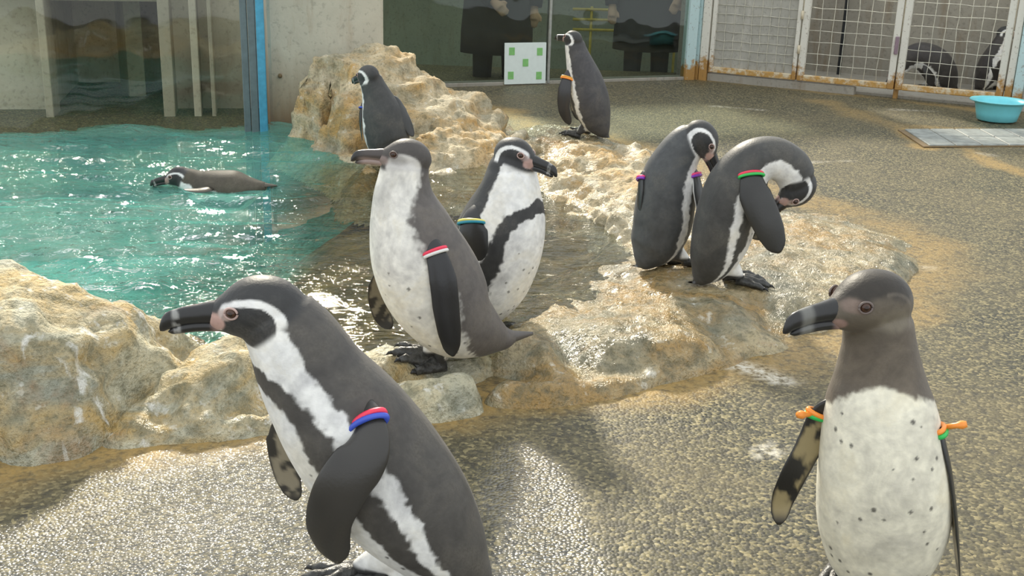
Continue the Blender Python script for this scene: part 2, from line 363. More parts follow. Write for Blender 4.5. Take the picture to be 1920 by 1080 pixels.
def compact(V, q, at=None):
    u, inv = np.unique(q, return_inverse=True); at = {k: a.reshape(-1)[u] for k, a in (at or {}).items()}
    return V[u], inv.reshape(q.shape), at

ROCK_EDGE = [at_z(*p)[:2] for p in ((-400, 960), (0, 880), (250, 838), (510, 800), (780, 765), (920, 750), (1050, 745), (1200, 722), (1350, 690), (1480, 662), (1570, 640), (1660, 580), (1745, 500), (1720, 450), (1600, 400), (1480, 360), (1330, 320), (1250, 290), (1150, 262), (1000, 238), (930, 205))]
X, Y = grid(-3.4, 5.0, -0.8, 8.9, 0.03)
sx, sy = X.ravel(), Y.ravel()
d = seg_dist(sx, sy, ROCK_EDGE); P3n = np.stack([sx, sy, 0*sx], 1)
nz = fbm(P3n, 5, 4)
stain = np.clip(sstep(0.20, 0.01, d + 0.07*nz)*np.interp(sx, [0.3, 1.0], [1.0, 0.62]), 0, 1)
for pts, wid, amt in (([(1545, 190), (1640, 225), (1720, 245)], 0.16, 0.55), ([(1700, 243), (1740, 275)], 0.10, 1.0), ([(1800, 272), (1850, 300), (1925, 330)], 0.10, 0.8), ([(1690, 236), (1800, 240), (1920, 246)], 0.10, 0.5), ([(1130, 735), (1350, 700)], 0.14, 0.5), ([(1320, 150), (1680, 185), (1890, 212)], 0.10, 0.6), ([(1250, 290), (1500, 375), (1640, 440), (1745, 500)], 0.16, 0.3)):
    dd = seg_dist(sx, sy, [at_z(*p)[:2] for p in pts]); stain = np.maximum(stain, amt*sstep(wid, 0.0, dd + 0.05*nz))
chalk = np.zeros_like(sx)
for pts, wid, amt in (([(1350, 680), (1400, 690), (1460, 712)], 0.05, 1.3), ([(1340, 198), (1430, 206)], 0.05, 1.0), ([(1510, 303), (1590, 300)], 0.03, 0.6), ([(1680, 205), (1760, 208)], 0.05, 0.5), ([(1640, 500), (1740, 500)], 0.05, 0.6), ([(1440, 840), (1450, 842)], 0.02, 0.8), ([(1830, 285), (1860, 290)], 0.04, 0.6)):
    dd = seg_dist(sx, sy, [at_z(*p)[:2] for p in pts]); chalk = np.maximum(chalk, amt*sstep(wid, 0.0, dd + 0.03*nz))
wet = np.zeros_like(sx)  # mask of sunlit glitter patches, put into the floor as extra gloss
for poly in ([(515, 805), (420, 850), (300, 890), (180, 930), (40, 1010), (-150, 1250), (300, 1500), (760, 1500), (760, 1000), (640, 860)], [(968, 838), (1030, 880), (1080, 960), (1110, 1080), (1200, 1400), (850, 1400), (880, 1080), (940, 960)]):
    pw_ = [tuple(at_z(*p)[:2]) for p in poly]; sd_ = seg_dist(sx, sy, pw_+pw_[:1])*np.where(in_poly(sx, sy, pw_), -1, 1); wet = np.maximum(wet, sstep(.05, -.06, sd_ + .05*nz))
V = np.stack([sx, sy, 0.003*fbm(P3n, 1.7, 3)-0.003], 1)
cx = (X[:-1, :-1]+X[1:, 1:])/2; cy = (Y[:-1, :-1]+Y[1:, 1:])/2
q = grid_faces(X.shape, ~in_poly(cx, cy, POOL))
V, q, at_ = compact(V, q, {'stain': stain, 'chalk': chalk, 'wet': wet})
struct(mesh_obj('floor', V, q, M['floor'], attrs=at_), 'damp grey exposed aggregate concrete floor with ochre stains')

def rbf_height(K, X, Y, c=0.06, reg=1e-4):
    K = np.asarray(K, float); d = np.hypot(K[:, None, 0]-K[None, :, 0], K[:, None, 1]-K[None, :, 1]); A = np.sqrt(d*d+c*c) - np.eye(len(K))*reg
    m = K[:, 2].mean(); w = np.linalg.solve(A, K[:, 2]-m); Z = np.full(X.shape, m)
    for k in range(len(K)): Z += w[k]*np.sqrt((X-K[k, 0])**2+(Y-K[k, 1])**2+c*c)
    return Z
from mathutils.geometry import delaunay_2d_cdt
def tin_height(K, X, Y, blur, out_z=-0.15):
    K = np.asarray(K, float); m = K[:, :2].mean(0); h = K[:, :2]
    ring = []
    for a in np.linspace(0, 2*np.pi, 40, endpoint=False):
        d_ = np.array([np.cos(a), np.sin(a)]); k = np.argmax(h @ d_); p = h[k]+d_*0.10; ring.append((p[0], p[1], out_z))
    K = np.vstack([K, ring]); r = delaunay_2d_cdt([Vector(p[:2]) for p in K], [], [], 0, 1e-5)
    zs = np.array([K[o[0], 2] for o in r[3]]); vs = np.array([tuple(v) for v in r[0]])
    Z = np.full(X.shape, out_z); xs = X[0]; ys = Y[:, 0]
    for f in r[2]:
        a, b, c = vs[f[0]], vs[f[1]], vs[f[2]]; den = (b[1]-c[1])*(a[0]-c[0])+(c[0]-b[0])*(a[1]-c[1])
        if abs(den) < 1e-12: continue
        i0, i1 = np.searchsorted(xs, [min(a[0], b[0], c[0]), max(a[0], b[0], c[0])]); j0, j1 = np.searchsorted(ys, [min(a[1], b[1], c[1]), max(a[1], b[1], c[1])])
        if i1 <= i0 or j1 <= j0: continue
        x = X[j0:j1, i0:i1]; y = Y[j0:j1, i0:i1]
        l0 = ((b[1]-c[1])*(x-c[0])+(c[0]-b[0])*(y-c[1]))/den; l1 = ((c[1]-a[1])*(x-c[0])+(a[0]-c[0])*(y-c[1]))/den; l2 = 1-l0-l1
        ok = (l0 >= -1e-6) & (l1 >= -1e-6) & (l2 >= -1e-6); zz = l0*zs[f[0]]+l1*zs[f[1]]+l2*zs[f[2]]
        sub = Z[j0:j1, i0:i1]; sub[ok] = zz[ok]
    step = xs[1]-xs[0]; r_ = max(1, int(round(blur/step)))
    for _ in range(3):
        for ax in (0, 1):
            n_ = max(1, r_); pad = [(0, 0), (0, 0)]; pad[ax] = (n_, n_); Zp = np.pad(Z, pad, mode='edge'); cs = np.cumsum(np.insert(Zp, 0, 0, axis=ax), axis=ax)
            Z = (np.take(cs, range(2*n_+1, cs.shape[ax]), axis=ax)-np.take(cs, range(0, cs.shape[ax]-2*n_-1), axis=ax))/(2*n_+1)
    return Z
SURF = []
from mathutils.bvhtree import BVHTree
def at_s(px, py):
    """the first rock or floor point that a pixel's line of sight meets"""
    d_ = Vector(nrm(ray(px, py))); best = None
    for b in SURF:
        h = b.ray_cast(Vector(cC), d_)
        if h[0] is not None and (best is None or h[3] < best[1]): best = (h[0], h[3])
    p0 = at_z(px, py, 0.0)
    if best is None or best[1] > np.linalg.norm(p0-cC): return p0
    return np.array(best[0])
def surf_z(x, y):
    z = 0.0
    for b in SURF:
        h = b.ray_cast(Vector((x, y, 3.0)), Vector((0, 0, -1)))
        if h[0] is not None: z = max(z, h[0].z)
    return z
def ctrl(pts):
    out = []
    for t, a, b, c in pts:
        if t == 'z': p = at_z(a, b, c)
        elif t == 'y': p = at_y(a, b, c)
        else: p = np.array([a, b, c])
        out.append(p)
    return np.array(out)

bedpts = [(0.5, 3.4, -0.0), (0.2, 2.85, -0.03), (-0.1, 2.9, -0.05), (-0.45, 2.7, -0.07), (-0.5, 3.5, -0.13), (-0.2, 3.5, -0.08), (0.1, 3.4, -0.05), (-0.2, 4.3, -0.10), (0.1, 4.2, -0.05), (-0.8, 2.7, -0.16), (-0.85, 3.1, -0.20), (-1.0, 3.6, -0.36), (-0.75, 4.2, -0.20), (-1.2, 2.7, -0.25), (-1.4, 3.2, -0.55), (-1.3, 4.4, -0.62), (-2.5, 3.5, -0.65), (-2.5, 2.6, -0.5), (-3.4, 4, -0.65), (-2, 5.2, -0.65), (-1.1, 5.3, -0.62), (-0.7, 4.7, -0.18), (-0.3, 4.9, -0.1), (-0.6, 5.6, -0.2)]
X, Y = grid(-3.6, 0.6, 2.2, 6.0, 0.03); Z = rbf_height(bedpts, X, Y, 0.15); Pg = np.stack([X.ravel(), Y.ravel(), 0*X.ravel()], 1)
Zn = Z.ravel() + 0.025*fbm(Pg, 4, 4)
teal = sstep(-0.24, -0.40, Zn + 0.05*fbm(Pg, 2.5, 4))
cx = (X[:-1, :-1]+X[1:, 1:])/2; cy = (Y[:-1, :-1]+Y[1:, 1:])/2
q = grid_faces(X.shape, in_poly(cx, cy, POOL)); Vb, q, at_ = compact(np.stack([X.ravel(), Y.ravel(), np.minimum(Zn, 0.03)], 1), q, {'teal': teal})
struct(mesh_obj('pool_floor', Vb, q, M['bed'], attrs=at_), 'teal painted pool bottom rising to brown shallows')

X, Y = grid(-3.4, 0.5, 2.3, 5.9, 0.02)
cx = (X[:-1, :-1]+X[1:, 1:])/2; cy = (Y[:-1, :-1]+Y[1:, 1:])/2
Zb = rbf_height(bedpts, X, Y, 0.15); deep = sstep(-0.16, -0.46, Zb).ravel()
chop = (0.15 + 0.85*sstep(-0.08, -0.35, Zb).ravel())
Pg = np.stack([X.ravel(), Y.ravel(), 0*X.ravel()], 1)
Zw = WATER_Z + 0.024*chop*fbm(Pg*np.array([2.0, 8.5, 1]) + 0.4*fbm(Pg, 3, 2)[:, None], 1.0, 4, 0.55)
q = grid_faces(X.shape, in_poly(cx, cy, POOL)); Vw, q, at_ = compact(np.stack([X.ravel(), Y.ravel(), Zw], 1), q, {'deep': deep, 'choppy': chop})
tag(mesh_obj('pool_water', Vw, q, M['water'], attrs=at_), 'rippling teal pool water turning brown in the shallows', 'water', kind='stuff')

# ------------------------------------------------------------------ rocks
def rock(name, pts, step, mat, label, rough=(0.03, 5, 0.010, 22), strata=0.0, floor_z=-0.06, seed=0, blur=0.018, group=None, pad=0.14, terrace=None):
    K = ctrl(pts); x0, y0 = K[:, 0].min()-pad, K[:, 1].min()-pad; x1, y1 = K[:, 0].max()+pad, K[:, 1].max()+pad
    X, Y = grid(x0, x1, y0, y1, step); Z = tin_height(K, X, Y, blur)
    if terrace:
        pt = np.stack([X.ravel(), Y.ravel(), 0*X.ravel()], 1); ph = (fbm(pt+3, 2.2, 3)*1.6).reshape(X.shape); tz = terrace[0]*np.sin(2*np.pi*Z/terrace[1]+ph); Z = np.where(Z > 0, Z+tz*sstep(0.0, 0.08, Z), Z)
    V = np.stack([X.ravel(), Y.ravel(), Z.ravel()], 1)
    gy_, gx_ = np.gradient(Z, Y[:, 0], X[0]); Nn = np.stack([-gx_.ravel(), -gy_.ravel(), np.ones(X.size)], 1); Nn /= np.linalg.norm(Nn, axis=1)[:, None]
    S = V + seed*11.7
    a1, s1, a2, s2 = rough
    r1 = fbm(S + 0.12*np.stack([fbm(S, 4, 2), fbm(S+5, 4, 2), fbm(S+9, 4, 2)], 1), s1, 3)
    ridge = 1-np.abs(fbm(S+3.3, s1*1.9, 3)); disp = a1*r1 + a1*0.8*(ridge-0.75) + a2*fbm(S+8, s2, 4, 0.6)
    if strata: disp = disp + strata*fbm(S*np.array([1.2, 1.2, 14.0]) + 0.5*fbm(S, 3, 2)[:, None], 1.6, 3)
    edge = sstep(-0.03, 0.06, V[:, 2])
    V = V + Nn*(disp*(0.35+0.65*edge))[:, None]
    low = V[:, 2].reshape(X.shape); mx = np.maximum.reduce([low[:-1, :-1], low[1:, :-1], low[:-1, 1:], low[1:, 1:]])
    V[:, 2] = np.maximum(V[:, 2], floor_z-0.05)
    q = grid_faces(X.shape, mx > floor_z); V, q, _ = compact(V, q); SURF.append(BVHTree.FromPolygons(V.tolist(), q.tolist()))
    o = mesh_obj(name, V, q, mat, origin=(float(V[:, 0].mean()), float(V[:, 1].mean()), 0.0)); tag(o, label, 'rock', group)
    return o

A = [('z', 0, 483, .28), ('z', 100, 512, .255), ('z', 190, 545, .225), ('z', 260, 560, .20), ('z', 345, 588, .155), ('z', 60, 560, .27), ('z', 0, 640, .235), ('z', 0, 760, .12), ('z', 0, 890, -.04), ('z', 130, 640, .215), ('z', 120, 720, .15), ('z', 120, 860, -.03),
     ('z', 210, 640, .18), ('z', 210, 740, .08), ('z', 220, 800, -.02), ('z', 330, 640, .125), ('z', 350, 665, .05), ('z', 300, 720, .02), ('z', 385, 610, .06), ('z', 280, 600, .185),
     ('w', -1.30, 2.74, .10), ('w', -1.1, 2.72, .08), ('w', -.92, 2.71, .05), ('w', -.75, 2.70, -.02), ('w', -1.3, 2.95, -.20), ('w', -1.0, 2.95, -.20), ('w', -.75, 2.85, -.18), ('w', -.62, 2.62, -.1), ('w', -.64, 2.45, -.08),
     ('w', -1.7, 2.65, .30), ('w', -1.6, 2.25, .2), ('w', -1.5, 2.0, -.04), ('w', -1.75, 2.95, -.2), ('w', -2.1, 2.6, .24), ('w', -2.1, 2.0, -.05), ('w', -2.1, 3.0, -.2), ('w', -2.5, 2.5, .1), ('w', -2.5, 2.0, -.08), ('w', -2.5, 3.0, -.2)]
rock('pool_rock', A, 0.011, M['rock_grey'], 'tall pale rounded rock mass with white droppings, at the near pool edge', (0.018, 6, 0.007, 26), seed=1, floor_z=-0.03)
B = [('z', 150, 862, -.03), ('z', 300, 836, -.03), ('z', 420, 822, -.03), ('z', 510, 806, -.03), ('z', 600, 795, -.03), ('z', 250, 770, .07), ('z', 360, 760, .075), ('z', 490, 750, .065), ('z', 590, 740, .06), ('z', 310, 705, .10), ('z', 400, 690, .12), ('z', 370, 650, .115), ('z', 490, 650, .11), ('z', 480, 612, .095), ('z', 590, 660, .08), ('z', 570, 625, .05), ('z', 430, 595, .06),
     ('z', 690, 720, .05), ('z', 690, 660, .05), ('z', 690, 790, -.03), ('w', -.65, 2.85, -.12), ('w', -.45, 2.80, -.12), ('w', -.85, 2.6, -.06), ('w', -.95, 2.35, -.05), ('w', -.25, 2.7, -.1), ('w', -.22, 2.36, -.05)]
rock('pool_rock', B, 0.010, M['rock_grey'], 'low ochre and rust stained rock lump leaning against the tall pale rock', (0.014, 7, 0.006, 28), seed=2, floor_z=-0.03)
Cc = [('z', 600, 800, -.04), ('z', 700, 783, -.03), ('z', 800, 770, -.03), ('z', 900, 758, -.03), ('z', 700, 735, .06), ('z', 800, 725, .075), ('z', 895, 715, .07), ('z', 740, 700, .09), ('z', 800, 690, .092), ('z', 890, 678, .09), ('z', 690, 690, .075), ('z', 700, 650, .05), ('z', 780, 650, .06), ('z', 870, 640, .065), ('z', 640, 690, .03), ('z', 640, 740, .0), ('z', 760, 615, -.02), ('z', 860, 610, .0), ('z', 935, 740, -.04), ('z', 935, 680, .03), ('z', 930, 640, .02), ('w', -.15, 2.95, -.1), ('w', -.4, 2.85, -.12), ('w', -.5, 2.6, -.08)]
rock('pool_rock', Cc, 0.009, M['rock_grey'], 'short rock ledge block under the brown and white penguin with red band', (0.010, 8, 0.005, 30), seed=3, floor_z=-0.03)
D = [('z', 905, 755, -.04), ('z', 1000, 752, -.03), ('z', 1080, 742, -.03), ('z', 1200, 724, -.03), ('z', 1350, 694, -.03), ('z', 1480, 664, -.03), ('z', 1570, 642, -.03), ('z', 1650, 590, -.03), ('z', 1750, 505, -.03), ('z', 1730, 450, -.03), ('z', 1620, 400, -.03), ('z', 1500, 365, -.03),
     ('z', 920, 710, .06), ('z', 1020, 705, .07), ('z', 1130, 690, .07), ('z', 1250, 665, .065), ('z', 1370, 645, .055), ('z', 1480, 625, .04), ('z', 930, 675, .092), ('z', 1060, 650, .10), ('z', 1200, 632, .095), ('z', 1300, 612, .09), ('z', 1400, 595, .085), ('z', 1530, 570, .06), ('z', 1620, 530, .05), ('z', 1690, 495, .045),
     ('z', 930, 630, .065), ('z', 1000, 600, .06), ('z', 1050, 565, .045), ('z', 1130, 540, .047), ('z', 1190, 512, .062), ('z', 1270, 500, .078), ('z', 1375, 535, .08), ('z', 1450, 490, .08), ('z', 1550, 440, .055), ('z', 1640, 450, .035), ('z', 1400, 440, .07), ('z', 1300, 570, .085), ('z', 1150, 590, .07), ('z', 1480, 400, .04),
     ('z', 950, 560, -.0), ('z', 1040, 510, .0), ('z', 1120, 490, .01), ('z', 1180, 470, .02), ('w', .1, 3.5, -.05), ('w', -.2, 2.95, -.08), ('w', .35, 4.0, .03), ('w', .7, 4.3, .05), ('w', 1.0, 4.6, -.04)]
rock('pool_rock', D, 0.012, M['rock_wet'], 'broad low damp rock shelf under the two preening black penguins', (0.011, 7, 0.006, 26), seed=4, floor_z=-0.03)
Em = [('z', 1040, 278, .06), ('z', 1080, 272, .10), ('z', 1150, 268, .09), ('z', 1215, 280, .08), ('z', 1200, 310, .11), ('z', 1130, 325, .13), ('z', 1060, 325, .12), ('z', 1020, 300, .08), ('z', 1200, 370, .11), ('z', 1120, 385, .09), ('z', 1060, 385, .07), ('z', 1180, 430, .07), ('z', 1100, 425, .03), ('z', 1050, 410, .0), ('z', 1160, 462, .02), ('z', 1230, 340, .11), ('z', 1260, 400, .10), ('z', 1240, 460, .08), ('z', 1330, 420, .08), ('z', 1330, 340, .03), ('z', 1270, 300, -.02), ('z', 1400, 380, .0), ('z', 1020, 370, -.02), ('z', 1000, 330, .02), ('z', 1160, 250, -.02), ('z', 1040, 255, -.0), ('w', .1, 4.1, -.06), ('w', .0, 4.6, -.05), ('w', .75, 5.5, -.04), ('w', 1.0, 4.7, -.04), ('w', .3, 3.6, -.04), ('z', 980, 300, .03)]
rock('pool_rock', Em, 0.012, M['rock_sunny'], 'cream craggy rock slope behind the penguin bowing its head', (0.026, 7, 0.010, 22), seed=5, floor_z=-0.03)
Fm = [('z', 985, 240, .06), ('z', 1030, 236, .07), ('z', 1080, 250, .06), ('z', 1150, 262, .04), ('z', 1000, 262, .07), ('z', 1050, 268, .05), ('z', 960, 258, .04), ('z', 965, 240, -.03), ('z', 1020, 226, -.03), ('z', 1090, 238, -.03), ('z', 1160, 252, -.03), ('z', 1180, 268, -.03), ('z', 960, 285, .0), ('z', 1100, 285, -.02), ('z', 1020, 295, -.02)]
rock('pool_rock', Fm, 0.011, M['rock_wet'], 'small dark brown rock at the feet of the penguin by the window', (0.012, 9, 0.006, 28), seed=6, floor_z=-0.03, pad=0.12)
G = [('w', -1.20, 5.48, -.10), ('z', 560, 300, -.08), ('z', 620, 322, -.10), ('z', 690, 348, -.10), ('y', 556, 170, 5.48), ('y', 562, 220, 5.44), ('y', 570, 130, 5.50), ('y', 580, 112, 5.55), ('y', 620, 108, 5.50), ('y', 655, 118, 5.40), ('y', 640, 165, 5.28), ('y', 665, 190, 5.24), ('y', 690, 200, 5.24), ('w', -.74, 5.07, .06), ('w', -.62, 5.12, .065), ('w', -.50, 5.11, .07), ('y', 600, 240, 5.34), ('y', 650, 280, 5.08), ('y', 610, 180, 5.40),
     ('y', 640, 88, 5.60), ('y', 690, 79, 5.68), ('y', 740, 83, 5.74), ('y', 775, 100, 5.74), ('y', 800, 130, 5.72), ('y', 830, 156, 5.72), ('y', 870, 172, 5.74), ('y', 905, 184, 5.74), ('y', 930, 212, 5.72), ('y', 958, 240, 5.75),
     ('y', 690, 110, 5.52), ('y', 740, 120, 5.50), ('y', 770, 160, 5.44), ('y', 730, 170, 5.38), ('y', 810, 190, 5.36), ('y', 860, 200, 5.46), ('y', 760, 210, 5.26), ('y', 830, 232, 5.16), ('y', 890, 232, 5.34), ('y', 780, 250, 4.96), ('y', 850, 270, 5.0), ('y', 920, 262, 5.25), ('z', 730, 300, .07), ('z', 700, 310, .05), ('z', 790, 310, .07), ('z', 860, 310, .06), ('z', 930, 300, .05), ('z', 760, 350, -.02), ('z', 850, 348, .01), ('z', 930, 335, .0),
     ('w', -1.12, 5.66, .1), ('w', -.95, 5.77, .3), ('w', -.72, 5.84, .35), ('w', -1.0, 5.82, -.05), ('w', -.75, 5.90, -.05), ('w', -.5, 5.95, .28), ('w', -.3, 6.0, .12), ('w', -.05, 6.0, -.05), ('w', -.45, 6.2, -.06), ('w', -.2, 6.25, -.06), ('w', -1.22, 5.66, -.08), ('w', .15, 5.7, -.05), ('w', -.65, 4.6, -.15), ('w', -.2, 4.5, -.1), ('w', .05, 5.0, -.0)]
rock('boulder', G, 0.011, M['rock_sunny'], 'large stepped cream boulder beside the concrete pillar', (0.016, 6, 0.008, 24), strata=0.030, seed=8, floor_z=-0.08, blur=0.014, terrace=(0.016, 0.095))
Hh = [('z', 655, 300, .03), ('z', 690, 305, .08), ('z', 700, 330, .08), ('z', 660, 340, .05), ('z', 690, 365, .0), ('z', 640, 330, -.04), ('z', 740, 345, .03), ('z', 720, 375, -.05), ('z', 650, 290, -.04), ('z', 730, 310, .02)]
rock('pool_rock', Hh, 0.009, M['rock_wet'], 'small water-lapped rock with a white streak below the boulder', (0.012, 9, 0.006, 28), seed=9, floor_z=-0.1, pad=0.12)

# ------------------------------------------------------------------ enclosure walls
WALL_H = 1.3; TANK_H = 0.82
def wall_uv(A, B):
    A = np.array([*A, 0.0]); B = np.array([*B, 0.0]); u = nrm(B-A); n = np.array([u[1], -u[0], 0])   # n points to the camera side
    return A, u, n
Zax = (0, 0, 1)
def wbox(mb, wl, s0, s1, z0, z1, d0, d1, bev=0.004):
    A, u, n = wl; c = A + u*(s0+s1)/2 + n*(d0+d1)/2 + np.array([0, 0, (z0+z1)/2])
    return mb.box(c, (abs(s1-s0), abs(d1-d0), z1-z0), u, n, Zax, bev)

# tank window on the left
TK = wall_uv((-3.6, 5.193), (-1.293, 5.741)); TL = 2.371
win1 = struct(empty('window_1', tuple(TK[0])), 'big acrylic pool window in slate and sky blue frame')
org = TK[0]
wbox(MB(), TK, 0, TL-0.11, -0.7, TANK_H, -0.012, 0.012, 0).build('pane', M['glass_tank'], win1, origin=org)
wbox(MB(), TK, TL-0.11, TL-0.075, -0.7, TANK_H, -0.06, 0.02).build('frame', M['frame_grey'], win1, origin=org)
wbox(MB(), TK, TL-0.073, TL-0.035, -0.7, TANK_H, -0.06, 0.03).build('frame', M['frame_grey'], win1, origin=org)
o = wbox(MB(), TK, TL-0.033, TL+0.008, -0.7, TANK_H, -0.06, 0.04).build('edge_strip', M['frame_blue'], win1, origin=org); o['label'] = 'sky blue edge strip'
wbox(MB(), TK, 0, TL, TANK_H, TANK_H+0.05, -0.06, 0.04).build('frame', M['frame_grey'], win1, origin=org)
# what stands behind the acrylic: a concrete service passage
bk = struct(empty('wall_tank', tuple(TK[0])), 'murky concrete passage behind the pool window')
def behind(px, dep):
    A, u, n = TK; A2 = A - n*dep; d_ = ray(px, 100); Mx = np.array([[d_[0], -u[0]], [d_[1], -u[1]]]); t, s = np.linalg.solve(Mx, A2[:2]-cC[:2]); return s
a0, a1, az = behind(88, .9), behind(306, .9), 0.60
wbox(MB(), TK, -0.8, a0, -0.75, TANK_H, -1.00, -0.90).build('rear_panel', M['tankwall'], bk, origin=org)
wbox(MB(), TK, a1, TL+0.3, -0.75, TANK_H, -1.00, -0.90).build('rear_panel', M['tankwall'], bk, origin=org)
wbox(MB(), TK, a0, a1, az, TANK_H, -1.00, -0.90).build('lintel', M['tankwall'], bk, origin=org)
wbox(MB(), TK, a0-.05, a1+.05, -0.75, az+.05, -2.05, -2.0).build('alcove_rear', M['tankwall'], bk, origin=org)
wbox(MB(), TK, a0-.05, a0, -0.75, az+.05, -2.0, -1.0).build('alcove_side', M['tankwall'], bk, origin=org)
wbox(MB(), TK, a1, a1+.05, -0.75, az+.05, -2.0, -1.0).build('alcove_side', M['tankwall'], bk, origin=org)
wbox(MB(), TK, a0-.05, a1+.05, az, az+.05, -2.05, -1.0).build('alcove_ceiling', M['tankwall'], bk, origin=org)
wbox(MB(), TK, a0-.05, a1+.05, -0.80, -0.70, -2.05, -1.0).build('alcove_floor', M['tankwall'], bk, origin=org)
wbox(MB(), TK, behind(-250, .7), behind(318, .7), 0.66, 0.74, -0.88, -0.66).build('beam', M['tankmid'], bk, origin=org)
wbox(MB(), TK, behind(300, .62), behind(322, .62), -0.75, TANK_H, -0.85, -0.62).build('column', M['tankmid'], bk, origin=org)
wbox(MB(), TK, behind(358, .62), behind(372, .62), -0.75, TANK_H, -0.85, -0.62).build('column', M['tankwall'], bk, origin=org)
wbox(MB(), TK, behind(392, .62), behind(400, .62), -0.75, TANK_H, -0.85, -0.62).build('column', M['tankmid'], bk, origin=org)
wbox(MB(), TK, behind(75, .62), behind(90, .62), -0.75, TANK_H, -0.85, -0.62).build('column', M['tankmid'], bk, origin=org)
wbox(MB(), TK, -0.8, TL+0.3, -0.80, -0.70, -1.0, -0.02).build('passage_floor', M['tankwall'], bk, origin=org)
# concrete pillar
pA = at_z(508, 236, 0.04); pB = at_y(720, 40, 5.95)
pu = nrm([pB[0]-pA[0], pB[1]-pA[1], 0]); pn = np.array([-pu[1], pu[0], 0]); pl = float(np.hypot(pB[0]-pA[0], pB[1]-pA[1]))
pc = np.array([pA[0], pA[1], 0]) + pu*pl/2 + pn*0.37
pil = MB().box(pc+np.array([0, 0, 0.55]), (pl, 0.70, WALL_H+0.85), pu, pn, Zax, 0.015).build('wall_pillar', M['pillar'])
struct(pil, 'stained cream concrete pillar between the pool window and the gallery window')
hole = at_y(525, 142, pA[1]+0.03)
V_, F_ = tube_geo([hole+pn*-0.012, hole+pn*0.004], [0.011, 0.011], 12)
mesh_obj('tie_hole', V_-pil.matrix_world.translation, F_, M['joint'], pil)

# gallery window
GW = wall_uv((-1.2, 7.42), (1.317, 8.527)); gorg = GW[0]
win2 = struct(empty('window_2', tuple(gorg)), 'dark viewing gallery window with thin metal mullion')
wbox(MB(), GW, 0, 1.525, 0.02, WALL_H, -0.008, 0.004, 0).build('pane', M['glass'], win2, origin=gorg)
wbox(MB(), GW, 1.548, 2.70, 0.02, WALL_H, -0.008, 0.004, 0).build('pane', M['glass'], win2, origin=gorg)
wbox(MB(), GW, 1.526, 1.547, 0.0, WALL_H, -0.03, 0.015).build('mullion', M['alu'], win2, origin=gorg)
wbox(MB(), GW, 2.66, 2.74, -0.02, WALL_H, -0.05, 0.03).build('jamb', M['cyan_paint'], win2, origin=gorg)
wbox(MB(), GW, 0, 2.74, WALL_H, WALL_H+0.1, -0.08, 0.02).build('head_rail', M['alu'], win2, origin=gorg)
wbox(MB(), GW, 0, 2.74, -0.4, 0.02, -0.10, 0.01).build('sill', M['cage'], win2, origin=gorg)
rm = struct(empty('wall_gallery', tuple(gorg)), 'dim green grey gallery behind the viewing window')
wbox(MB(), GW, -1.2, 4.4, -0.45, 1.5, -3.1, -3.0).build('rear_wall', M['room'], rm, origin=gorg)
wbox(MB(), GW, -1.2, 4.4, -0.45, -0.35, -3.0, -0.05).build('gallery_floor', M['room'], rm, origin=gorg)
wbox(MB(), GW, -1.2, 4.4, 1.5, 1.6, -3.0, -1.5).build('unseen_ceiling', M['room'], rm, origin=gorg)  # unseen ceiling, cut short so sky light falls into the gallery
wbox(MB(), GW, -1.3, -1.2, -0.45, 1.5, -3.0, 0).build('side_wall', M['room'], rm, origin=gorg)
wbox(MB(), GW, 4.4, 4.5, -0.45, 1.5, -3.0, 0).build('side_wall', M['room'], rm, origin=gorg)
wbox(MB(), GW, 0.62, 0.70, -0.35, 1.5, -2.6, -2.5).build('column', M['tankmid'], rm, origin=gorg)
wbox(MB(), GW, 1.75, 1.84, -0.35, 1.5, -1.9, -1.8).build('column', M['tankmid'], rm, origin=gorg)
# yellow handrail inside the gallery
rl = empty('handrail', tuple(at_y(1100, 150, 9.7)*np.array([1, 1, 0])+np.array([0, 0, -.35])))
lo = np.array(rl.location)
for py in (17, 36, 55):
    a_, b_ = at_y(1074, py, 9.75), at_y(1300, py+6, 9.9)
    MB().tube([a_, b_], 0.012).build('rail', M['rail_yellow'], rl, True, origin=lo)
for px in (1110, 1270):
    a_ = at_y(px, 12, 9.78+0.0007*(px-1110)); MB().tube([a_, np.array([a_[0], a_[1], -0.35])], 0.012).build('post', M['rail_yellow'], rl, True, origin=lo)
tag(rl, 'yellow three-bar handrail inside the dim gallery', 'handrail')
# white board with green tape, standing against the glass
A_, u_, n_ = GW
b0 = 1.193; bw = 0.318; bh = 0.285
brd = empty('tape_board', tuple(A_+u_*(b0+bw/2)+n_*0.02))
bo = np.array(brd.location); bz = nrm(np.array([0, 0, 1.0]) - 0.04*n_)
MB().box(bo+bz*(bh/2+0.003), (bw, 0.008, bh), u_, n_, bz, 0.002).build('sheet', M['board'], brd, origin=bo)
for fx, fz in ((-.33, .30), (.34, .28), (.0, .02), (-.35, -.28), (.33, -.30)):
    MB().box(bo+bz*(bh*(0.5+fz)+0.003)+u_*fx*bw+n_*0.005, (0.042, 0.003, 0.052), u_, n_, bz, 0).build('tape_square', M['tape'], brd, origin=bo)
tag(brd, 'white square board with five green tape pieces against the gallery window', 'board')

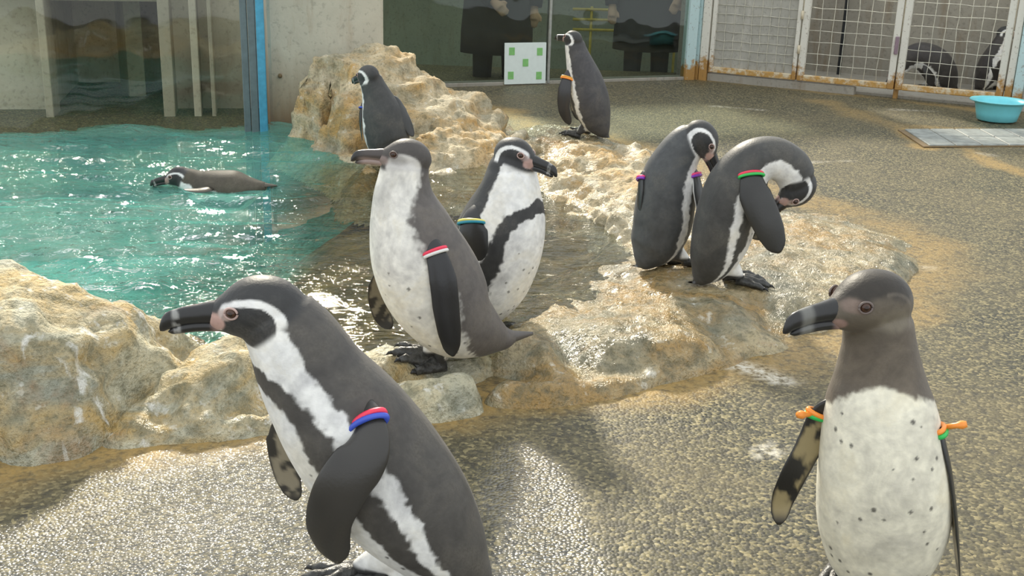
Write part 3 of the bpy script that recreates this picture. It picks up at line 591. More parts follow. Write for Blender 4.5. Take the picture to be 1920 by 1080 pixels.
# pen with wire doors
DW = wall_uv((1.36, 8.54), (3.26, 7.48)); dorg = DW[0]
def wire_mesh(parent, s0, s1, z0, z1, d, cell, r=0.0022, jit=0.004):
    mb = MB(); A, u, n = DW; rnd = random.Random(int(s0*1000))
    ns = max(2, int(round((s1-s0)/cell))); nz_ = max(2, int(round((z1-z0)/cell)))
    for i in range(1, ns):
        s = s0+(s1-s0)*i/ns; pts = []
        for k in range(nz_+1):
            z = z0+(z1-z0)*k/nz_; pts.append(A+u*(s+rnd.uniform(-jit, jit))+n*(d+(0.002 if (k+i) % 2 else -0.002))+np.array([0, 0, z]))
        mb.tube(pts, r, 5)
    for k in range(1, nz_):
        z = z0+(z1-z0)*k/nz_; pts = []
        for i in range(ns+1):
            s = s0+(s1-s0)*i/ns; pts.append(A+u*s+n*(d+(-0.002 if (k+i) % 2 else 0.002))+np.array([0, 0, z+rnd.uniform(-jit, jit)]))
        mb.tube(pts, r, 5)
    o = mb.build('wire_mesh', M['wire'], parent, True, origin=dorg); o['kind'] = 'stuff'; return o
ZB = 0.06
def door(name, s0, s1, label, fw=0.045, sheet=False, cell=0.079):
    e = struct(empty(name, tuple(dorg)), label)
    wbox(MB(), DW, s0, s0+fw, ZB, WALL_H-.05, -0.022, 0.022).build('stile', M['white_rust'], e, origin=dorg)
    wbox(MB(), DW, s1-fw, s1, ZB, WALL_H-.05, -0.022, 0.022).build('stile', M['white_rust'], e, origin=dorg)
    wbox(MB(), DW, s0+fw, s1-fw, ZB, ZB+0.042, -0.02, 0.02).build('bottom_rail', M['rust_rail'], e, origin=dorg)
    wbox(MB(), DW, s0+fw, s1-fw, WALL_H-.1, WALL_H-.05, -0.02, 0.02).build('top_rail', M['white_rust'], e, origin=dorg)
    wire_mesh(e, s0+fw, s1-fw, ZB+0.042, WALL_H-.1, 0.0, cell)
    if sheet: wbox(MB(), DW, s0+fw, s1-fw, ZB+0.042, WALL_H-.1, -0.012, -0.006, 0).build('sheet', M['sheet'], e, origin=dorg)
    return e
door('door_1', 0.075, 0.735, 'fixed wire panel backed with a scratched sheet beside the corner post', 0.03, True, 0.066)
d2 = door('door_2', 0.745, 1.425, 'rusty white wire door next to the sheet-backed panel')
wbox(MB(), DW, 1.40, 1.425, 0.30, 0.42, 0.022, 0.04).build('latch', M['latch'], d2, origin=dorg)
d3 = door('door_3', 1.435, 2.13, 'rusty white wire door behind the blue basin')
for zz in (0.28, 0.52):
    A, u, n = DW; MB().tube([A+u*0.742+n*0.03+np.array([0, 0, zz-.03]), A+u*0.742+n*0.03+np.array([0, 0, zz+.03])], 0.010).build('hinge', M['rust_rail'], d2, True, origin=dorg)
fr_ = struct(empty('trim_1', tuple(dorg)), 'posts and kerb of the wire fronted pen')
wbox(MB(), DW, -0.055, 0.0, -0.02, WALL_H, -0.04, 0.03).build('post', M['cyan_paint'], fr_, origin=dorg)
wbox(MB(), DW, 0.005, 0.065, -0.02, WALL_H, -0.035, 0.035).build('post', M['white_rust'], fr_, origin=dorg)
wbox(MB(), DW, 2.14, 2.185, -0.02, WALL_H, -0.035, 0.035).build('post', M['white_rust'], fr_, origin=dorg)
wbox(MB(), DW, 2.19, 2.25, -0.02, WALL_H, -0.035, 0.05).build('post', M['cyan_paint'], fr_, origin=dorg)
wbox(MB(), DW, 1.42, 1.45, -0.02, WALL_H, -0.06, -0.025).build('post', M['white_rust'], fr_, origin=dorg)
wbox(MB(), DW, 0.065, 1.16, -0.03, 0.052, -0.06, 0.012, 0.006).build('kerb', M['cage'], fr_, origin=dorg)
wbox(MB(), DW, 2.25, 4.0, -0.02, WALL_H, -0.06, 0.02).build('panel', M['sheet'], fr_, origin=dorg)
wbox(MB(), DW, -0.055, 4.0, WALL_H, WALL_H+0.06, -0.04, 0.03).build('head_rail', M['white_rust'], fr_, origin=dorg)
wbox(MB(), DW, 0.80, 0.825, 0.0, WALL_H, -0.95, -0.92).build('pipe', M['coat'], fr_, origin=dorg)
pw = struct(empty('wall_pen', tuple(dorg)), 'concrete walls of the penguin pen')
wbox(MB(), DW, -0.1, 4.0, -0.1, WALL_H, -1.15, -1.05).build('rear_wall', M['cage'], pw, origin=dorg)
wbox(MB(), DW, -0.2, -0.1, -0.1, WALL_H, -1.1, -0.04).build('side_wall', M['cage'], pw, origin=dorg)
wbox(MB(), DW, 3.9, 4.0, -0.1, WALL_H, -1.1, -0.04).build('side_wall', M['cage'], pw, origin=dorg)
wbox(MB(), DW, -0.1, 3.9, -0.08, 0.015, -1.06, -0.06).build('pen_floor', M['cage'], pw, origin=dorg)

# blue basin
bp = at_z(1868, 226, 0.0)
prof = [(0.0, 0.004), (0.105, 0.0), (0.118, 0.006), (0.128, 0.05), (0.140, 0.100), (0.150, 0.116), (0.172, 0.120), (0.176, 0.124), (0.172, 0.129), (0.150, 0.126), (0.134, 0.108), (0.122, 0.055), (0.112, 0.014), (0.0, 0.010)]
sg = 48; V_ = []; F_ = []
for r_, z_ in prof:
    for k in range(sg): a = 2*math.pi*k/sg; V_.append((max(r_, 1e-4)*math.cos(a), max(r_, 1e-4)*math.sin(a), z_))
for i in range(len(prof)-1):
    for k in range(sg): F_.append((i*sg+k, i*sg+(k+1) % sg, (i+1)*sg+(k+1) % sg, (i+1)*sg+k))
bs = mesh_obj('wash_basin', V_, F_, M['basin']); bs.location = (bp[0], bp[1], 0.001); tag(bs, 'round light blue plastic wash basin on the floor in front of the wire door', 'basin')

# tiled drain cover in the floor
g0, g1, g2 = at_z(1740, 275), at_z(1700, 243), at_z(1920, 274)
gu = nrm(g2-g0); gv = nrm((g1-g0) - ((g1-g0)@gu)*gu*0.2); gl_v = 0.50
gr = empty('drain_cover', (float(g0[0]), float(g0[1]), 0.0)); go_ = np.array(gr.location)
MB().box(go_+gu*0.72+gv*gl_v/2+np.array([0, 0, 0.0005]), (1.50, gl_v+0.02, 0.006), gu, gv, Zax).build('bed', M['joint'], gr, origin=go_)
tile0 = None
for r_ in range(2):
    for k in range(9):
        c_ = gu*(0.005+0.16*k+0.08)+gv*(0.25*r_+0.125)+np.array([0, 0, 0.004])
        if tile0 is None:
            tile0 = MB().box((0, 0, 0), (0.152, 0.242, 0.012), gu, gv, Zax, 0.003).build('tile', M['tile'], gr); t_ = tile0
        else:
            t_ = tile0.copy(); COL.objects.link(t_); t_.parent = gr
        t_.location = c_
tag(gr, 'grey tiled drain cover set in the concrete floor near the basin', 'drain cover')

# ------------------------------------------------------------------ penguins
def remesh(V, F, voxel, smooth_it):
    me = bpy.data.meshes.new('tmp'); me.from_pydata([tuple(p) for p in V], [], [tuple(f) for f in F]); me.update()
    o = bpy.data.objects.new('tmp', me); COL.objects.link(o)
    m = o.modifiers.new('r', 'REMESH'); m.mode = 'VOXEL'; m.voxel_size = voxel; m.use_smooth_shade = True
    s = o.modifiers.new('s', 'SMOOTH'); s.factor = 0.5; s.iterations = smooth_it
    dg = bpy.context.evaluated_depsgraph_get(); dg.update(); ev = o.evaluated_get(dg); m2 = bpy.data.meshes.new_from_object(ev)
    n = len(m2.vertices); co = np.empty(n*3); m2.vertices.foreach_get('co', co)
    faces = [tuple(p.vertices) for p in m2.polygons]
    bpy.data.objects.remove(o); bpy.data.meshes.remove(me); bpy.data.meshes.remove(m2)
    return co.reshape(-1, 3), faces

DARK = {'adult': (0.045, 0.046, 0.046), 'juv_brown': (0.115, 0.095, 0.075), 'juv_grey': (0.135, 0.122, 0.112)}
WHITE = np.array((0.88, 0.88, 0.85))
HEAD_ST = [(-.062, -.004, .004, .004), (-.054, -.003, .021, .023), (-.036, -.001, .036, .037), (-.012, .001, .0415, .042), (.010, .001, .040, .0405), (.028, -.001, .033, .034), (.042, -.004, .0245, .0255), (.053, -.006, .018, .019), (.060, -.008, .012, .014)]
UP_ST = [(.038, -.002, .0155, .0165), (.055, -.002, .0145, .0155), (.072, -.003, .012, .0135), (.090, -.0045, .0098, .0125), (.102, -.007, .0088, .0125), (.112, -.0095, .0074, .0118), (.119, -.0140, .0054, .0100), (.1240, -.0195, .0018, .0040)]
LO_ST = [(.038, -.020, .0135, .0085), (.058, -.0185, .012, .0085), (.078, -.0185, .010, .0080), (.098, -.021, .0078, .0070), (.108, -.0235, .0052, .005), (.114, -.025, .001, .001)]

def st_loft(st, seg, n, O, f, l, u, hs):
    K = catmull(np.array(st), n); a = np.linspace(0, 2*np.pi, seg, endpoint=False); R = []
    for x, zc, w, h in K:
        R.append(O + hs*(x*f + np.cos(a)[:, None]*max(w, 5e-4)*l + (zc+np.sin(a)[:, None]*max(h, 5e-4))*u))
    return loft(R)

def paint_head(loc, kind, base, nz_):
    """loc: head-local coordinates at nominal size. returns colours and weight"""
    x, y, z = loc.T; n = len(x); dark = np.array(DARK[kind])
    if kind == 'adult':
        cxx, cz, ea, eb = .010, -.010, .036, .0285
        rr = np.sqrt(((x-cxx)/ea)**2+((z-cz)/eb)**2); dd = (rr-1)*0.032 + 0.0018*nz_
        ph = np.degrees(np.arctan2(z-cz, x-cxx)) % 360
        wid = np.interp(ph, [0, 20, 40, 90, 150, 190, 225, 250, 262, 300, 330, 360], [.0, .003, .007, .0085, .011, .013, .017, .032, .09, .09, .02, .0])
        c = np.tile(dark, (n, 1))
        white = sstep(-.0012, .0012, dd)*sstep(wid+.0015, wid-.0015, dd)
        c = mixc(c, WHITE, white)
        c = mixc(c, dark*0.75, sstep(.001, -.001, dd))
        fore = sstep(.034, .040, x)*sstep(.020, .026, z+0*x)*0
        chin = sstep(.022, .030, x)*sstep(-.018, -.022, z)*sstep(-.036, -.031, z); c = mixc(c, dark, chin)
        pr = np.sqrt(((x-.050)/.013)**2+((z+.008)/.013)**2); c = mixc(c, (0.55, 0.36, 0.31), sstep(1.1, .75, pr + 0.15*nz_))
        pr = np.sqrt(((x-.038)/.010)**2+((z-.004)/.008)**2); c = mixc(c, (0.50, 0.38, 0.34), sstep(1.1, .7, pr)*0.8)
    elif kind == 'juv_brown':
        c = np.tile(np.array((0.135, 0.112, 0.082)), (n, 1))
        c = mixc(c, (0.035, 0.030, 0.024), sstep(.008, .022, z + .007*nz_)*0.9)
        ck = np.sqrt(((x+.012)/.026)**2+((z+.012)/.020)**2); c = mixc(c, (0.20, 0.172, 0.125), sstep(1.1, .5, ck))
        ck = np.abs(np.sqrt(((x+.006)/.034)**2+((z+.008)/.030)**2)-1); c = mixc(c, (0.24, 0.205, 0.16), 0.35*sstep(.12, .02, ck)*(x < 0))
        pr = np.sqrt(((x-.052)/.010)**2+((z+.016)/.008)**2); c = mixc(c, (0.45, 0.28, 0.24), sstep(1.05, .6, pr + 0.35*nz_)*0.6)
        pr = np.sqrt(((x-.036)/.016)**2+((z-.008)/.010)**2); c = mixc(c, (0.34, 0.24, 0.20), sstep(1.15, .6, pr + 0.2*nz_)*0.5)
    else:
        c = np.tile(np.array(DARK[kind])*0.6, (n, 1))
        ck = np.sqrt(((x-.004)/.040)**2+((z+.018)/.030)**2); c = mixc(c, (0.64, 0.62, 0.58), sstep(1.12, .9, ck + .05*nz_))
        ck = np.sqrt(((x-.016)/.024)**2+((z+.002)/.014)**2); c = mixc(c, (0.30, 0.285, 0.265), sstep(1.2, .5, ck)*0.7)
        c = mixc(c, (0.56, 0.55, 0.52), sstep(-.030, -.036, z)*sstep(-.03, .0, x))
        pr = np.sqrt(((x-.050)/.014)**2+((z+.010)/.012)**2); c = mixc(c, (0.42, 0.33, 0.30), sstep(1.1, .6, pr)*0.7)
    return c

def foot_mesh(parent, org, P, head_dir, size, root_name='foot', drape=True):
    def lay(mb):   # the soft foot follows the ground it stands on
        if drape: mb.v = [(x, y, zz+min(.06, max(-.035, surf_z(x, y)-P[2]))) for x, y, zz in mb.v]
        return mb
    f = nrm([head_dir[0], head_dir[1], 0]); l = np.array([-f[1], f[0], 0]); z = np.array([0, 0, 1.0]); mb = MB(); tips = []
    P = np.asarray(P)
    for a, ln in ((-0.42, .074), (0.0, .086), (0.40, .072)):
        dirv = f*math.cos(a)+l*math.sin(a); tip = P+dirv*ln*size
        mb.tube([P-f*.012*size+z*.016*size, P+dirv*.02*size+z*.016*size, P+dirv*ln*.6*size+z*.011*size, P+dirv*ln*.75*size+z*.012*size, tip+z*.007*size], np.array([.014, .0135, .0095, .0098, .0065])*size, 10); tips.append((tip, dirv))
    for i in range(2):
        a, b = tips[i][0], tips[i+1][0]; m_ = (a+b)/2*0.82+P*0.18
        mb.add([P+z*.012*size, a*.92+P*.08+z*.008*size, m_+z*.008*size, b*.92+P*.08+z*.008*size, P+z*.003*size, a*.92+P*.08+z*.002*size, m_+z*.002*size, b*.92+P*.08+z*.002*size],
               [(0, 1, 2), (0, 2, 3), (6, 5, 4), (7, 6, 4), (1, 5, 6, 2), (2, 6, 7, 3), (0, 4, 5, 1), (3, 7, 4, 0)])
    o = lay(mb).build(root_name, M['foot'], parent, True, origin=org)
    for tip, dv in tips:
        lay(MB().tube([tip+z*.008*size-dv*.003, tip+dv*.008*size+z*.008*size, tip+dv*.016*size+z*.002*size], np.array([.0055, .004, .0008])*size, 7)).build('claw', M['claw'], o, True, origin=org)
    return o

def flipper(parent, org, Yf, spec, kind, dark, spine):
    pts = np.array([at_y(p[0], p[1], Yf-p[2]) for p in spec['p']]); s = 1/px_per_m(pts[0]); wmax = spec['w']*s
    inn = nrm(spine[np.argmin(((spine-pts[0])**2).sum(1))]-pts[0])*0.045; r0 = pts[0] + nrm(pts[0]-pts[1])*wmax*.45 + inn; n = 52
    C = catmull(np.vstack([r0, pts]), 400); al = np.concatenate([[0], np.cumsum(np.linalg.norm(np.diff(C, axis=0), axis=1))]); t = np.linspace(0, 1, n)
    C = np.stack([np.interp(t*al[-1], al, C[:, k]) for k in range(3)], 1); t0 = float(np.linalg.norm(pts[0]-r0)/al[-1])
    T, Nn, Bn = frames(C, np.array(spec['n'], float))
    W = wmax*np.interp(t, [0, t0, t0+.12, .42, .6, .8, .92, .97, 1], [.40, .64, .84, 1, 1, .88, .66, .44, .12]); Th = wmax*np.interp(t, [0, .1, .3, .7, 1], [.34, .27, .20, .14, .04])
    seg = 28; a = np.linspace(0, 2*np.pi, seg, endpoint=False); R = []
    sw = spec.get('sweep', 0.0)
    for i in range(n):
        camber = -0.12*W[i]*(np.cos(a)**2)
        R.append(C[i] + np.cos(a)[:, None]*W[i]/2*Bn[i] + (np.sin(a)*Th[i]/2+camber*0.5)[:, None]*Nn[i])
    V, F = loft(R); side = np.tile(np.sin(a), n); edge = np.tile(np.cos(a), n); tt = np.repeat(t, seg)
    nzv = fbm(V, 60, 3); c = np.tile(np.array(spec.get('col', dark*.6)), (len(V), 1))*0.8*(1+.25*fbm(V, 14, 2))[:, None]
    pale = np.array(spec.get('pale', (0.34, 0.30, 0.22)))
    inner = sstep(.05, -.25, side)*sstep(.95, .70, np.abs(edge)+.10*nzv)*sstep(t0, t0+.1, tt)*sstep(.99, .90, tt)
    mott = sstep(spec.get('mott', -.5), spec.get('mott', -.5)+.35, fbm(V, 34, 3)); c = mixc(c, pale, inner*mott*spec.get('inner', .9))
    te = spec.get('trail', 0)
    if te: c = mixc(c, WHITE, sstep(.90, .97, edge*te)*sstep(.12, .2, tt)*sstep(.97, .9, tt)*0.8)
    o = mesh_obj('flipper', V, F, M['flipper'], parent, True, org, cols=c)
    bd = spec.get('band'); bt = t0 + spec.get('bt', .04)*(1-t0)
    if bd:
        k = int(bt*n)
        for j, cname in enumerate(bd):
            kk = min(n-2, k + j*max(1, int(round(0.0065/ (np.linalg.norm(C[k+1]-C[k])+1e-9))))); r = spec.get('br', .0036)
            aa = np.linspace(0, 2*np.pi, 28, endpoint=False); ring = C[kk] + np.cos(aa)[:, None]*(W[kk]/2+r*.9)*Bn[kk] + np.sin(aa)[:, None]*(Th[kk]/2+r*1.0)*Nn[kk]
            V2 = []; F2 = []; m_ = 8; b_ = np.linspace(0, 2*np.pi, m_, endpoint=False)
            for q_ in range(28):
                ou = nrm(ring[q_]-C[kk]); V2.append(ring[q_] + r*(np.cos(b_)[:, None]*ou + np.sin(b_)[:, None]*T[kk]))
            V2 = np.concatenate(V2)
            for q_ in range(28):
                for w_ in range(m_): F2.append((q_*m_+w_, q_*m_+(w_+1) % m_, ((q_+1) % 28)*m_+(w_+1) % m_, ((q_+1) % 28)*m_+w_))
            if 'tie' in spec and j == 0:
                dv = nrm(spec['tie']); st = C[kk]+dv*W[kk]*.3
                vv, ff = tube_geo([st, st+dv*.018, st+dv*.026, st+dv*.034], [r*1.1, r*1.1, r*1.7, r*1.2], 8); F2 += [tuple(i+len(V2) for i in f_) for f_ in ff]; V2 = np.concatenate([V2, vv])
            b_o = mesh_obj('flipper_band', V2, F2, M['band_'+cname], o, True, org); b_o['label'] = cname + ' plastic flipper band'
    return o

def penguin(label, foot, spine, belly, head, kind='adult', flippers=(), feet=(), voxel=0.004, smooth=8, sc=0.74, spots=40, dark=None, legs=True, tail=True, group=None, stripe=1.0, seed=0, foot_size=1.0, bibend=0.74, wht=None, surf=True, flat=False, drape=True):
    org = at_s(foot[0], foot[1]) if surf else at_z(*foot); Yf = org[1]
    root = empty('penguin', tuple(org)); tag(root, label, 'penguin', group)
    dark = np.array(dark if dark is not None else DARK[kind])
    white = np.array(wht) if wht is not None else WHITE
    # spine -> rings
    C = []; Rw = []
    for px, py, off, w, d in spine:
        P = at_y(px, py, Yf-off); s = 1/px_per_m(P); C.append([*P, w*s, d*s])
    n = 64; K = catmull(np.array(C), n); P = K[:, :3]; W = np.maximum(K[:, 3], .004); Dp = np.maximum(K[:, 4], .004)
    bl = np.array(belly, float)
    if bl.ndim == 2:
        u = np.linspace(0, 1, len(bl)); bl = np.stack([np.interp(np.linspace(0, 1, n), u, bl[:, k]) for k in range(3)], 1)
    T, Nn, Bn = frames(P, bl)
    seg = 40; a = np.linspace(0, 2*np.pi, seg, endpoint=False)
    hp = at_y(head['p'][0], head['p'][1], Yf-head['p'][2])
    rings = [P[i] + np.cos(a)[:, None]*Dp[i]*Nn[i] + np.sin(a)[:, None]*W[i]*Bn[i] for i in range(n)]
    for k_, r_ in ((.25, .95), (.5, .84), (.75, .66), (.95, .42)):
        rings.append(P[-1]+(hp-P[-1])*k_ + r_*(np.cos(a)[:, None]*Dp[-1]*Nn[-1] + np.sin(a)[:, None]*W[-1]*Bn[-1]))
    V, F = loft(rings)
    V = list(map(tuple, V)); F = [tuple(f) for f in F]
    # head
    hp = at_y(head['p'][0], head['p'][1], Yf-head['p'][2]); hs = head['L']/px_per_m(hp)/0.115
    hf = nrm(head['f']); hu = np.array(head.get('u', (0, 0, 1)), float); hu = nrm(hu-(hu@hf)*hf); hl = np.cross(hu, hf)
    v2, f2 = st_loft(HEAD_ST, 32, 30, hp, hf, hl, hu, hs); k = len(V); V += list(map(tuple, v2)); F += [tuple(i+k for i in f) for f in f2]
    # neck filler from the last spine ring into the back of the head
    nk = [P[-6], P[-1], hp - hf*.018*hs, hp]; v2, f2 = tube_geo(catmull(np.array(nk), 10), np.linspace(min(W[-6], Dp[-6])*.9, .036*hs, 10), 20); k = len(V); V += list(map(tuple, v2)); F += [tuple(i+k for i in f) for f in f2]
    fps = []
    for px, py, z, hd, hipi in feet:
        fp = at_s(px, py) if surf else at_z(px, py, z); fps.append((fp, hd)); hip = P[int(hipi*(n-1))]; up = fp+np.array([0, 0, .020*foot_size])
        hipq = up + (hip-up)*0.75
        v2, f2 = tube_geo([up, up+(hipq-up)*.3+np.array([0, 0, .006]), hipq], [.0125*foot_size, .024*foot_size, .042*foot_size], 16); k = len(V); V += list(map(tuple, v2)); F += [tuple(i+k for i in f) for f in f2]
    V, F = remesh(V, F, voxel, smooth)
    if flat: V[:, 2] = np.maximum(V[:, 2], org[2]+.003)
    # ---- plumage
    s_arr = np.concatenate([[0], np.cumsum(np.linalg.norm(np.diff(P, axis=0), axis=1))]); s_arr /= s_arr[-1]
    best = np.full(len(V), 1e9); bi = np.zeros(len(V), int)
    for i in range(n):
        dd = ((V-P[i])**2).sum(1)/(max(W[i], .03)**2); m_ = dd < best; best[m_] = dd[m_]; bi[m_] = i
    rel = V-P[bi]; s = s_arr[bi] + (rel*T[bi]).sum(1)/(np.linalg.norm(np.diff(P, axis=0), axis=1).sum())
    th = np.degrees(np.abs(np.arctan2((rel*Bn[bi]).sum(1), (rel*Nn[bi]).sum(1))))
    nz1 = fbm(V+seed*3.1, 28, 3); nz2 = fbm(V+seed*3.1, 110, 2); thn = th + 4.5*nz1 + 3.0*nz2; sn = s + 0.012*nz1
    c = np.tile(white, (len(V), 1))
    if kind == 'adult':
        nb = np.interp(s, [0, .08, .16, .30, .45, sc-.1, sc+.1, 1], [40, 62, 78, 92, 99, 99, 94, 90]) - 6*(1-stripe)
        outer = np.minimum(np.interp(s, [0, .2, sc-.25, sc-.1, sc-.02, sc+.03, sc+.07], [70, 84, 82, 75, 62, 34, -10]), nb-np.interp(s, [0, .12, .3, 1], [6, 12, 17, 18]))
        inner = np.minimum(52*np.sqrt(np.clip(1-np.clip((sn-(sc-.14))/.14, 0, 1)**2, 0, 1)), outer-16)
        bandm = sstep(inner-2.5, inner+2.5, thn)*sstep(outer+2.5, outer-2.5, thn)
        bandm = np.where(s > sc, sstep(outer+2.5, outer-2.5, thn)*sstep(sc+.060, sc+.048, sn), bandm)
        bandm *= sstep(.04, .09, s)
        c = mixc(c, dark, bandm)
        back = sstep(nb-2.5, nb+2.5, thn); c = mixc(c, dark, back)
    elif kind == 'juv_brown':
        nb = np.interp(s, [0, .10, .2, .6, bibend-.04, bibend+.06], [60, 92, 108, 112, 85, -20]); c = mixc(c, dark*np.array((1.25, 1.25, 1.2)), sstep(nb-9, nb+9, thn+5*nz2))
        c = mixc(c, dark*.7, sstep(125, 150, thn)*.6)
    else:
        nb = np.interp(s, [0, .12, .22, .34, .46, .66, .80, .9, 1], [-30, -20, 40, 66, 78, 66, 56, 86, 100]); c = mixc(c, dark, sstep(nb-9, nb+8, thn+4*nz2))
        grey = sstep(.72, .80, s)*.35; c = mixc(c, (.42, .41, .385), grey*sstep(80, 60, th)*sstep(-.2, .5, nz1+.2))
    c = c*(1+.10*nz2)[:, None]
    if spots:
        cand = np.where((th < 58) & (s > .22) & (s < (.76 if kind == 'juv_brown' else .68) if kind != 'adult' else s < sc-.10))[0]
        if len(cand):
            rg = np.random.default_rng(seed+5); pk = V[rg.choice(cand, min(spots*3, len(cand)))]; keep_ = []
            for p_ in pk:
                if len(keep_) < spots and all(np.linalg.norm(p_-k_) > .016 for k_ in keep_): keep_.append(p_)
            pk = keep_; rad = rg.uniform(.0022, .0046, len(pk))
            for p_, r_ in zip(pk, rad): c = mixc(c, (.06, .055, .05), .85*sstep(r_*1.25, r_*.6, np.linalg.norm(V-p_, axis=1)))
    loc = (V-hp)/hs; loc = np.stack([loc@hf, loc@hl, loc@hu], 1)
    hc = paint_head(loc, kind, c, nz1) if kind != 'adult' else paint_head(loc, kind, c, nz1)
    if dark is not None and kind == 'adult': hc = hc
    er = np.sqrt((loc[:, 0]/.066)**2+(loc[:, 1]/.055)**2+((loc[:, 2]-.0)/.050)**2)
    wgt = sstep(1.12, .96, er)
    c = c*(1-wgt)[:, None]+hc*wgt[:, None]
    for fp, hd in fps: # dark scaly shank
        zc = V[:, 2]-fp[2]; dx = np.hypot(V[:, 0]-fp[0], V[:, 1]-fp[1]); c = mixc(c, (.06, .06, .058), sstep(.036*foot_size, .026*foot_size, zc)*(dx < .05))
    mesh_obj('body', V, F, M['plumage'], root, True, org, cols=np.clip(c, 0.004, 1))
    # ---- beak
    for nm, st in (('upper_bill', UP_ST), ('lower_bill', LO_ST)):
        v2, f2 = st_loft(st, 20, 36, hp, hf, hl, hu, hs); x = ((v2-hp)@hf)/hs; zz = ((v2-hp)@hu)/hs; bc = np.tile(np.array((.022, .022, .022)), (len(v2), 1))
        if kind == 'adult': bc = mixc(bc, (.36, .36, .34), sstep(.095, .099, x)*sstep(.108, .104, x)*sstep(-.2, .3, fbm(v2, 120, 2)+.25)*.8)
        elif kind == 'juv_brown': bc = mixc(bc, (.22, .22, .20), sstep(.082, .09, x)*sstep(.106, .098, x)*.7)
        else: bc = mixc(bc, (.33, .25, .22), (sstep(-.006, -.014, zz)*.8+.15)*sstep(.115, .09, x))
        if nm == 'lower_bill': bc = mixc(bc, (.40, .26, .23), sstep(.062, .05, x)*.8)
        mesh_obj(nm, v2, f2, M['beak'], root, True, org, cols=bc)
    # ---- eyes
    for sd in (-1, 1):
        ex, ez = .028, .009
        m_ = (np.hypot(loc[:, 0]-ex, loc[:, 2]-ez) < .008) & (loc[:, 1]*sd > 0)
        ey = float(np.abs(loc[m_, 1]).max()) if m_.any() else .033
        e = hp + hs*(ex*hf + sd*(ey-.0042)*hl + ez*hu); onrm = nrm(sd*hl+.30*hf+.05*hu)
        def sph(c0, r, name, mat, par, sq=1.0):
            vv = []; ff = []
            for i in range(9):
                for j in range(14):
                    al, be = math.pi*i/8, 2*math.pi*j/14; vv.append((math.sin(al)*math.cos(be), math.sin(al)*math.sin(be), math.cos(al)))
            for i in range(8):
                for j in range(14): ff.append((i*14+j, i*14+(j+1) % 14, (i+1)*14+(j+1) % 14, (i+1)*14+j))
            return mesh_obj(name, c0+r*np.array(vv), ff, mat, par, True, org)
        eye = sph(e, .0072*hs, 'eye', M['iris'], root)
        sph(e+onrm*.0036*hs, .0043*hs, 'pupil', M['eye'], eye)
        t1 = nrm(np.cross(onrm, hu)); t2 = np.cross(onrm, t1); aa = np.linspace(0, 2*np.pi, 22); rr_ = .0086*hs
        ringp = e+onrm*.0030*hs + rr_*(np.cos(aa)[:, None]*t1+np.sin(aa)[:, None]*t2*.85)
        vv, ff = tube_geo(ringp, .0016*hs, 7); mesh_obj('eye_ring', vv, ff, M['eyering'] if kind == 'adult' else M['eyering_dark'], eye, True, org)
    # ---- tail
    if tail:
        dirt = nrm(P[0]-P[2]); ls = .055*foot_size; K2 = [P[6], P[1], P[0]+dirt*ls*.8]; Ct = catmull(np.array(K2), 10); Tt, Nt, Bt = frames(Ct, Nn[0]); tt = np.linspace(0, 1, 10)
        wv = np.interp(tt, [0, .5, 1], [W[6]*.8, max(W[1]*.98, .012), .004]); hv = np.interp(tt, [0, .5, 1], [Dp[6]*.8, max(Dp[1]*.9, .008), .002]); aa = np.linspace(0, 2*np.pi, 16, endpoint=False)
        vv, ff = loft([Ct[i]+np.cos(aa)[:, None]*hv[i]*Nt[i]+np.sin(aa)[:, None]*wv[i]*Bt[i] for i in range(10)]); vv[:, 2] = np.maximum(vv[:, 2], org[2]+.004)
        mesh_obj('tail', vv, ff, M['flipper'], root, True, org, cols=np.tile(dark*.9, (len(vv), 1)))
    for sp in flippers: flipper(root, org, Yf, sp, kind, dark, P)
    for fp, hd in fps: foot_mesh(root, org, fp, hd, foot_size, drape=drape)
    return root

# 1 walking adult in front, leaning forward to the left
penguin('large black and white penguin striding past the pale rocks, red and blue band', (690, 1100, 0),
    [(918, 1106, 0, 14, 12), (892, 1082, 0, 46, 38), (852, 1044, 0, 84, 74), (785, 965, .0, 112, 112), (712, 878, .0, 124, 127), (645, 790, .0, 120, 122), (592, 715, .0, 102, 104), (552, 642, .0, 88, 88), (522, 597, .0, 74, 74)],
    (-1, -.22, -.3), dict(p=(482, 578, .01), f=(-1, -.14, -.05), u=(0, -.08, 1), L=168), 'adult',
    [dict(p=[(690, 790, .085), (684, 850, .125), (640, 915, .14), (614, 985, .13), (634, 1056, .11)], w=100, n=(-.15, -1, .1), band=('red', 'blue'), bt=.0, br=.0052, inner=.3),
     dict(p=[(530, 800, -.08), (532, 850, -.10), (541, 895, -.11), (556, 938, -.11)], w=62, n=(.2, 1, 0), mott=-.2)],
    [(668, 1085, 0, (-1, -.2), .30), (735, 1110, 0, (-1, -.1), .25)], voxel=.0030, smooth=10, sc=.885, spots=10, flat=True, dark=(.082, .077, .070), seed=1, foot_size=1.08)
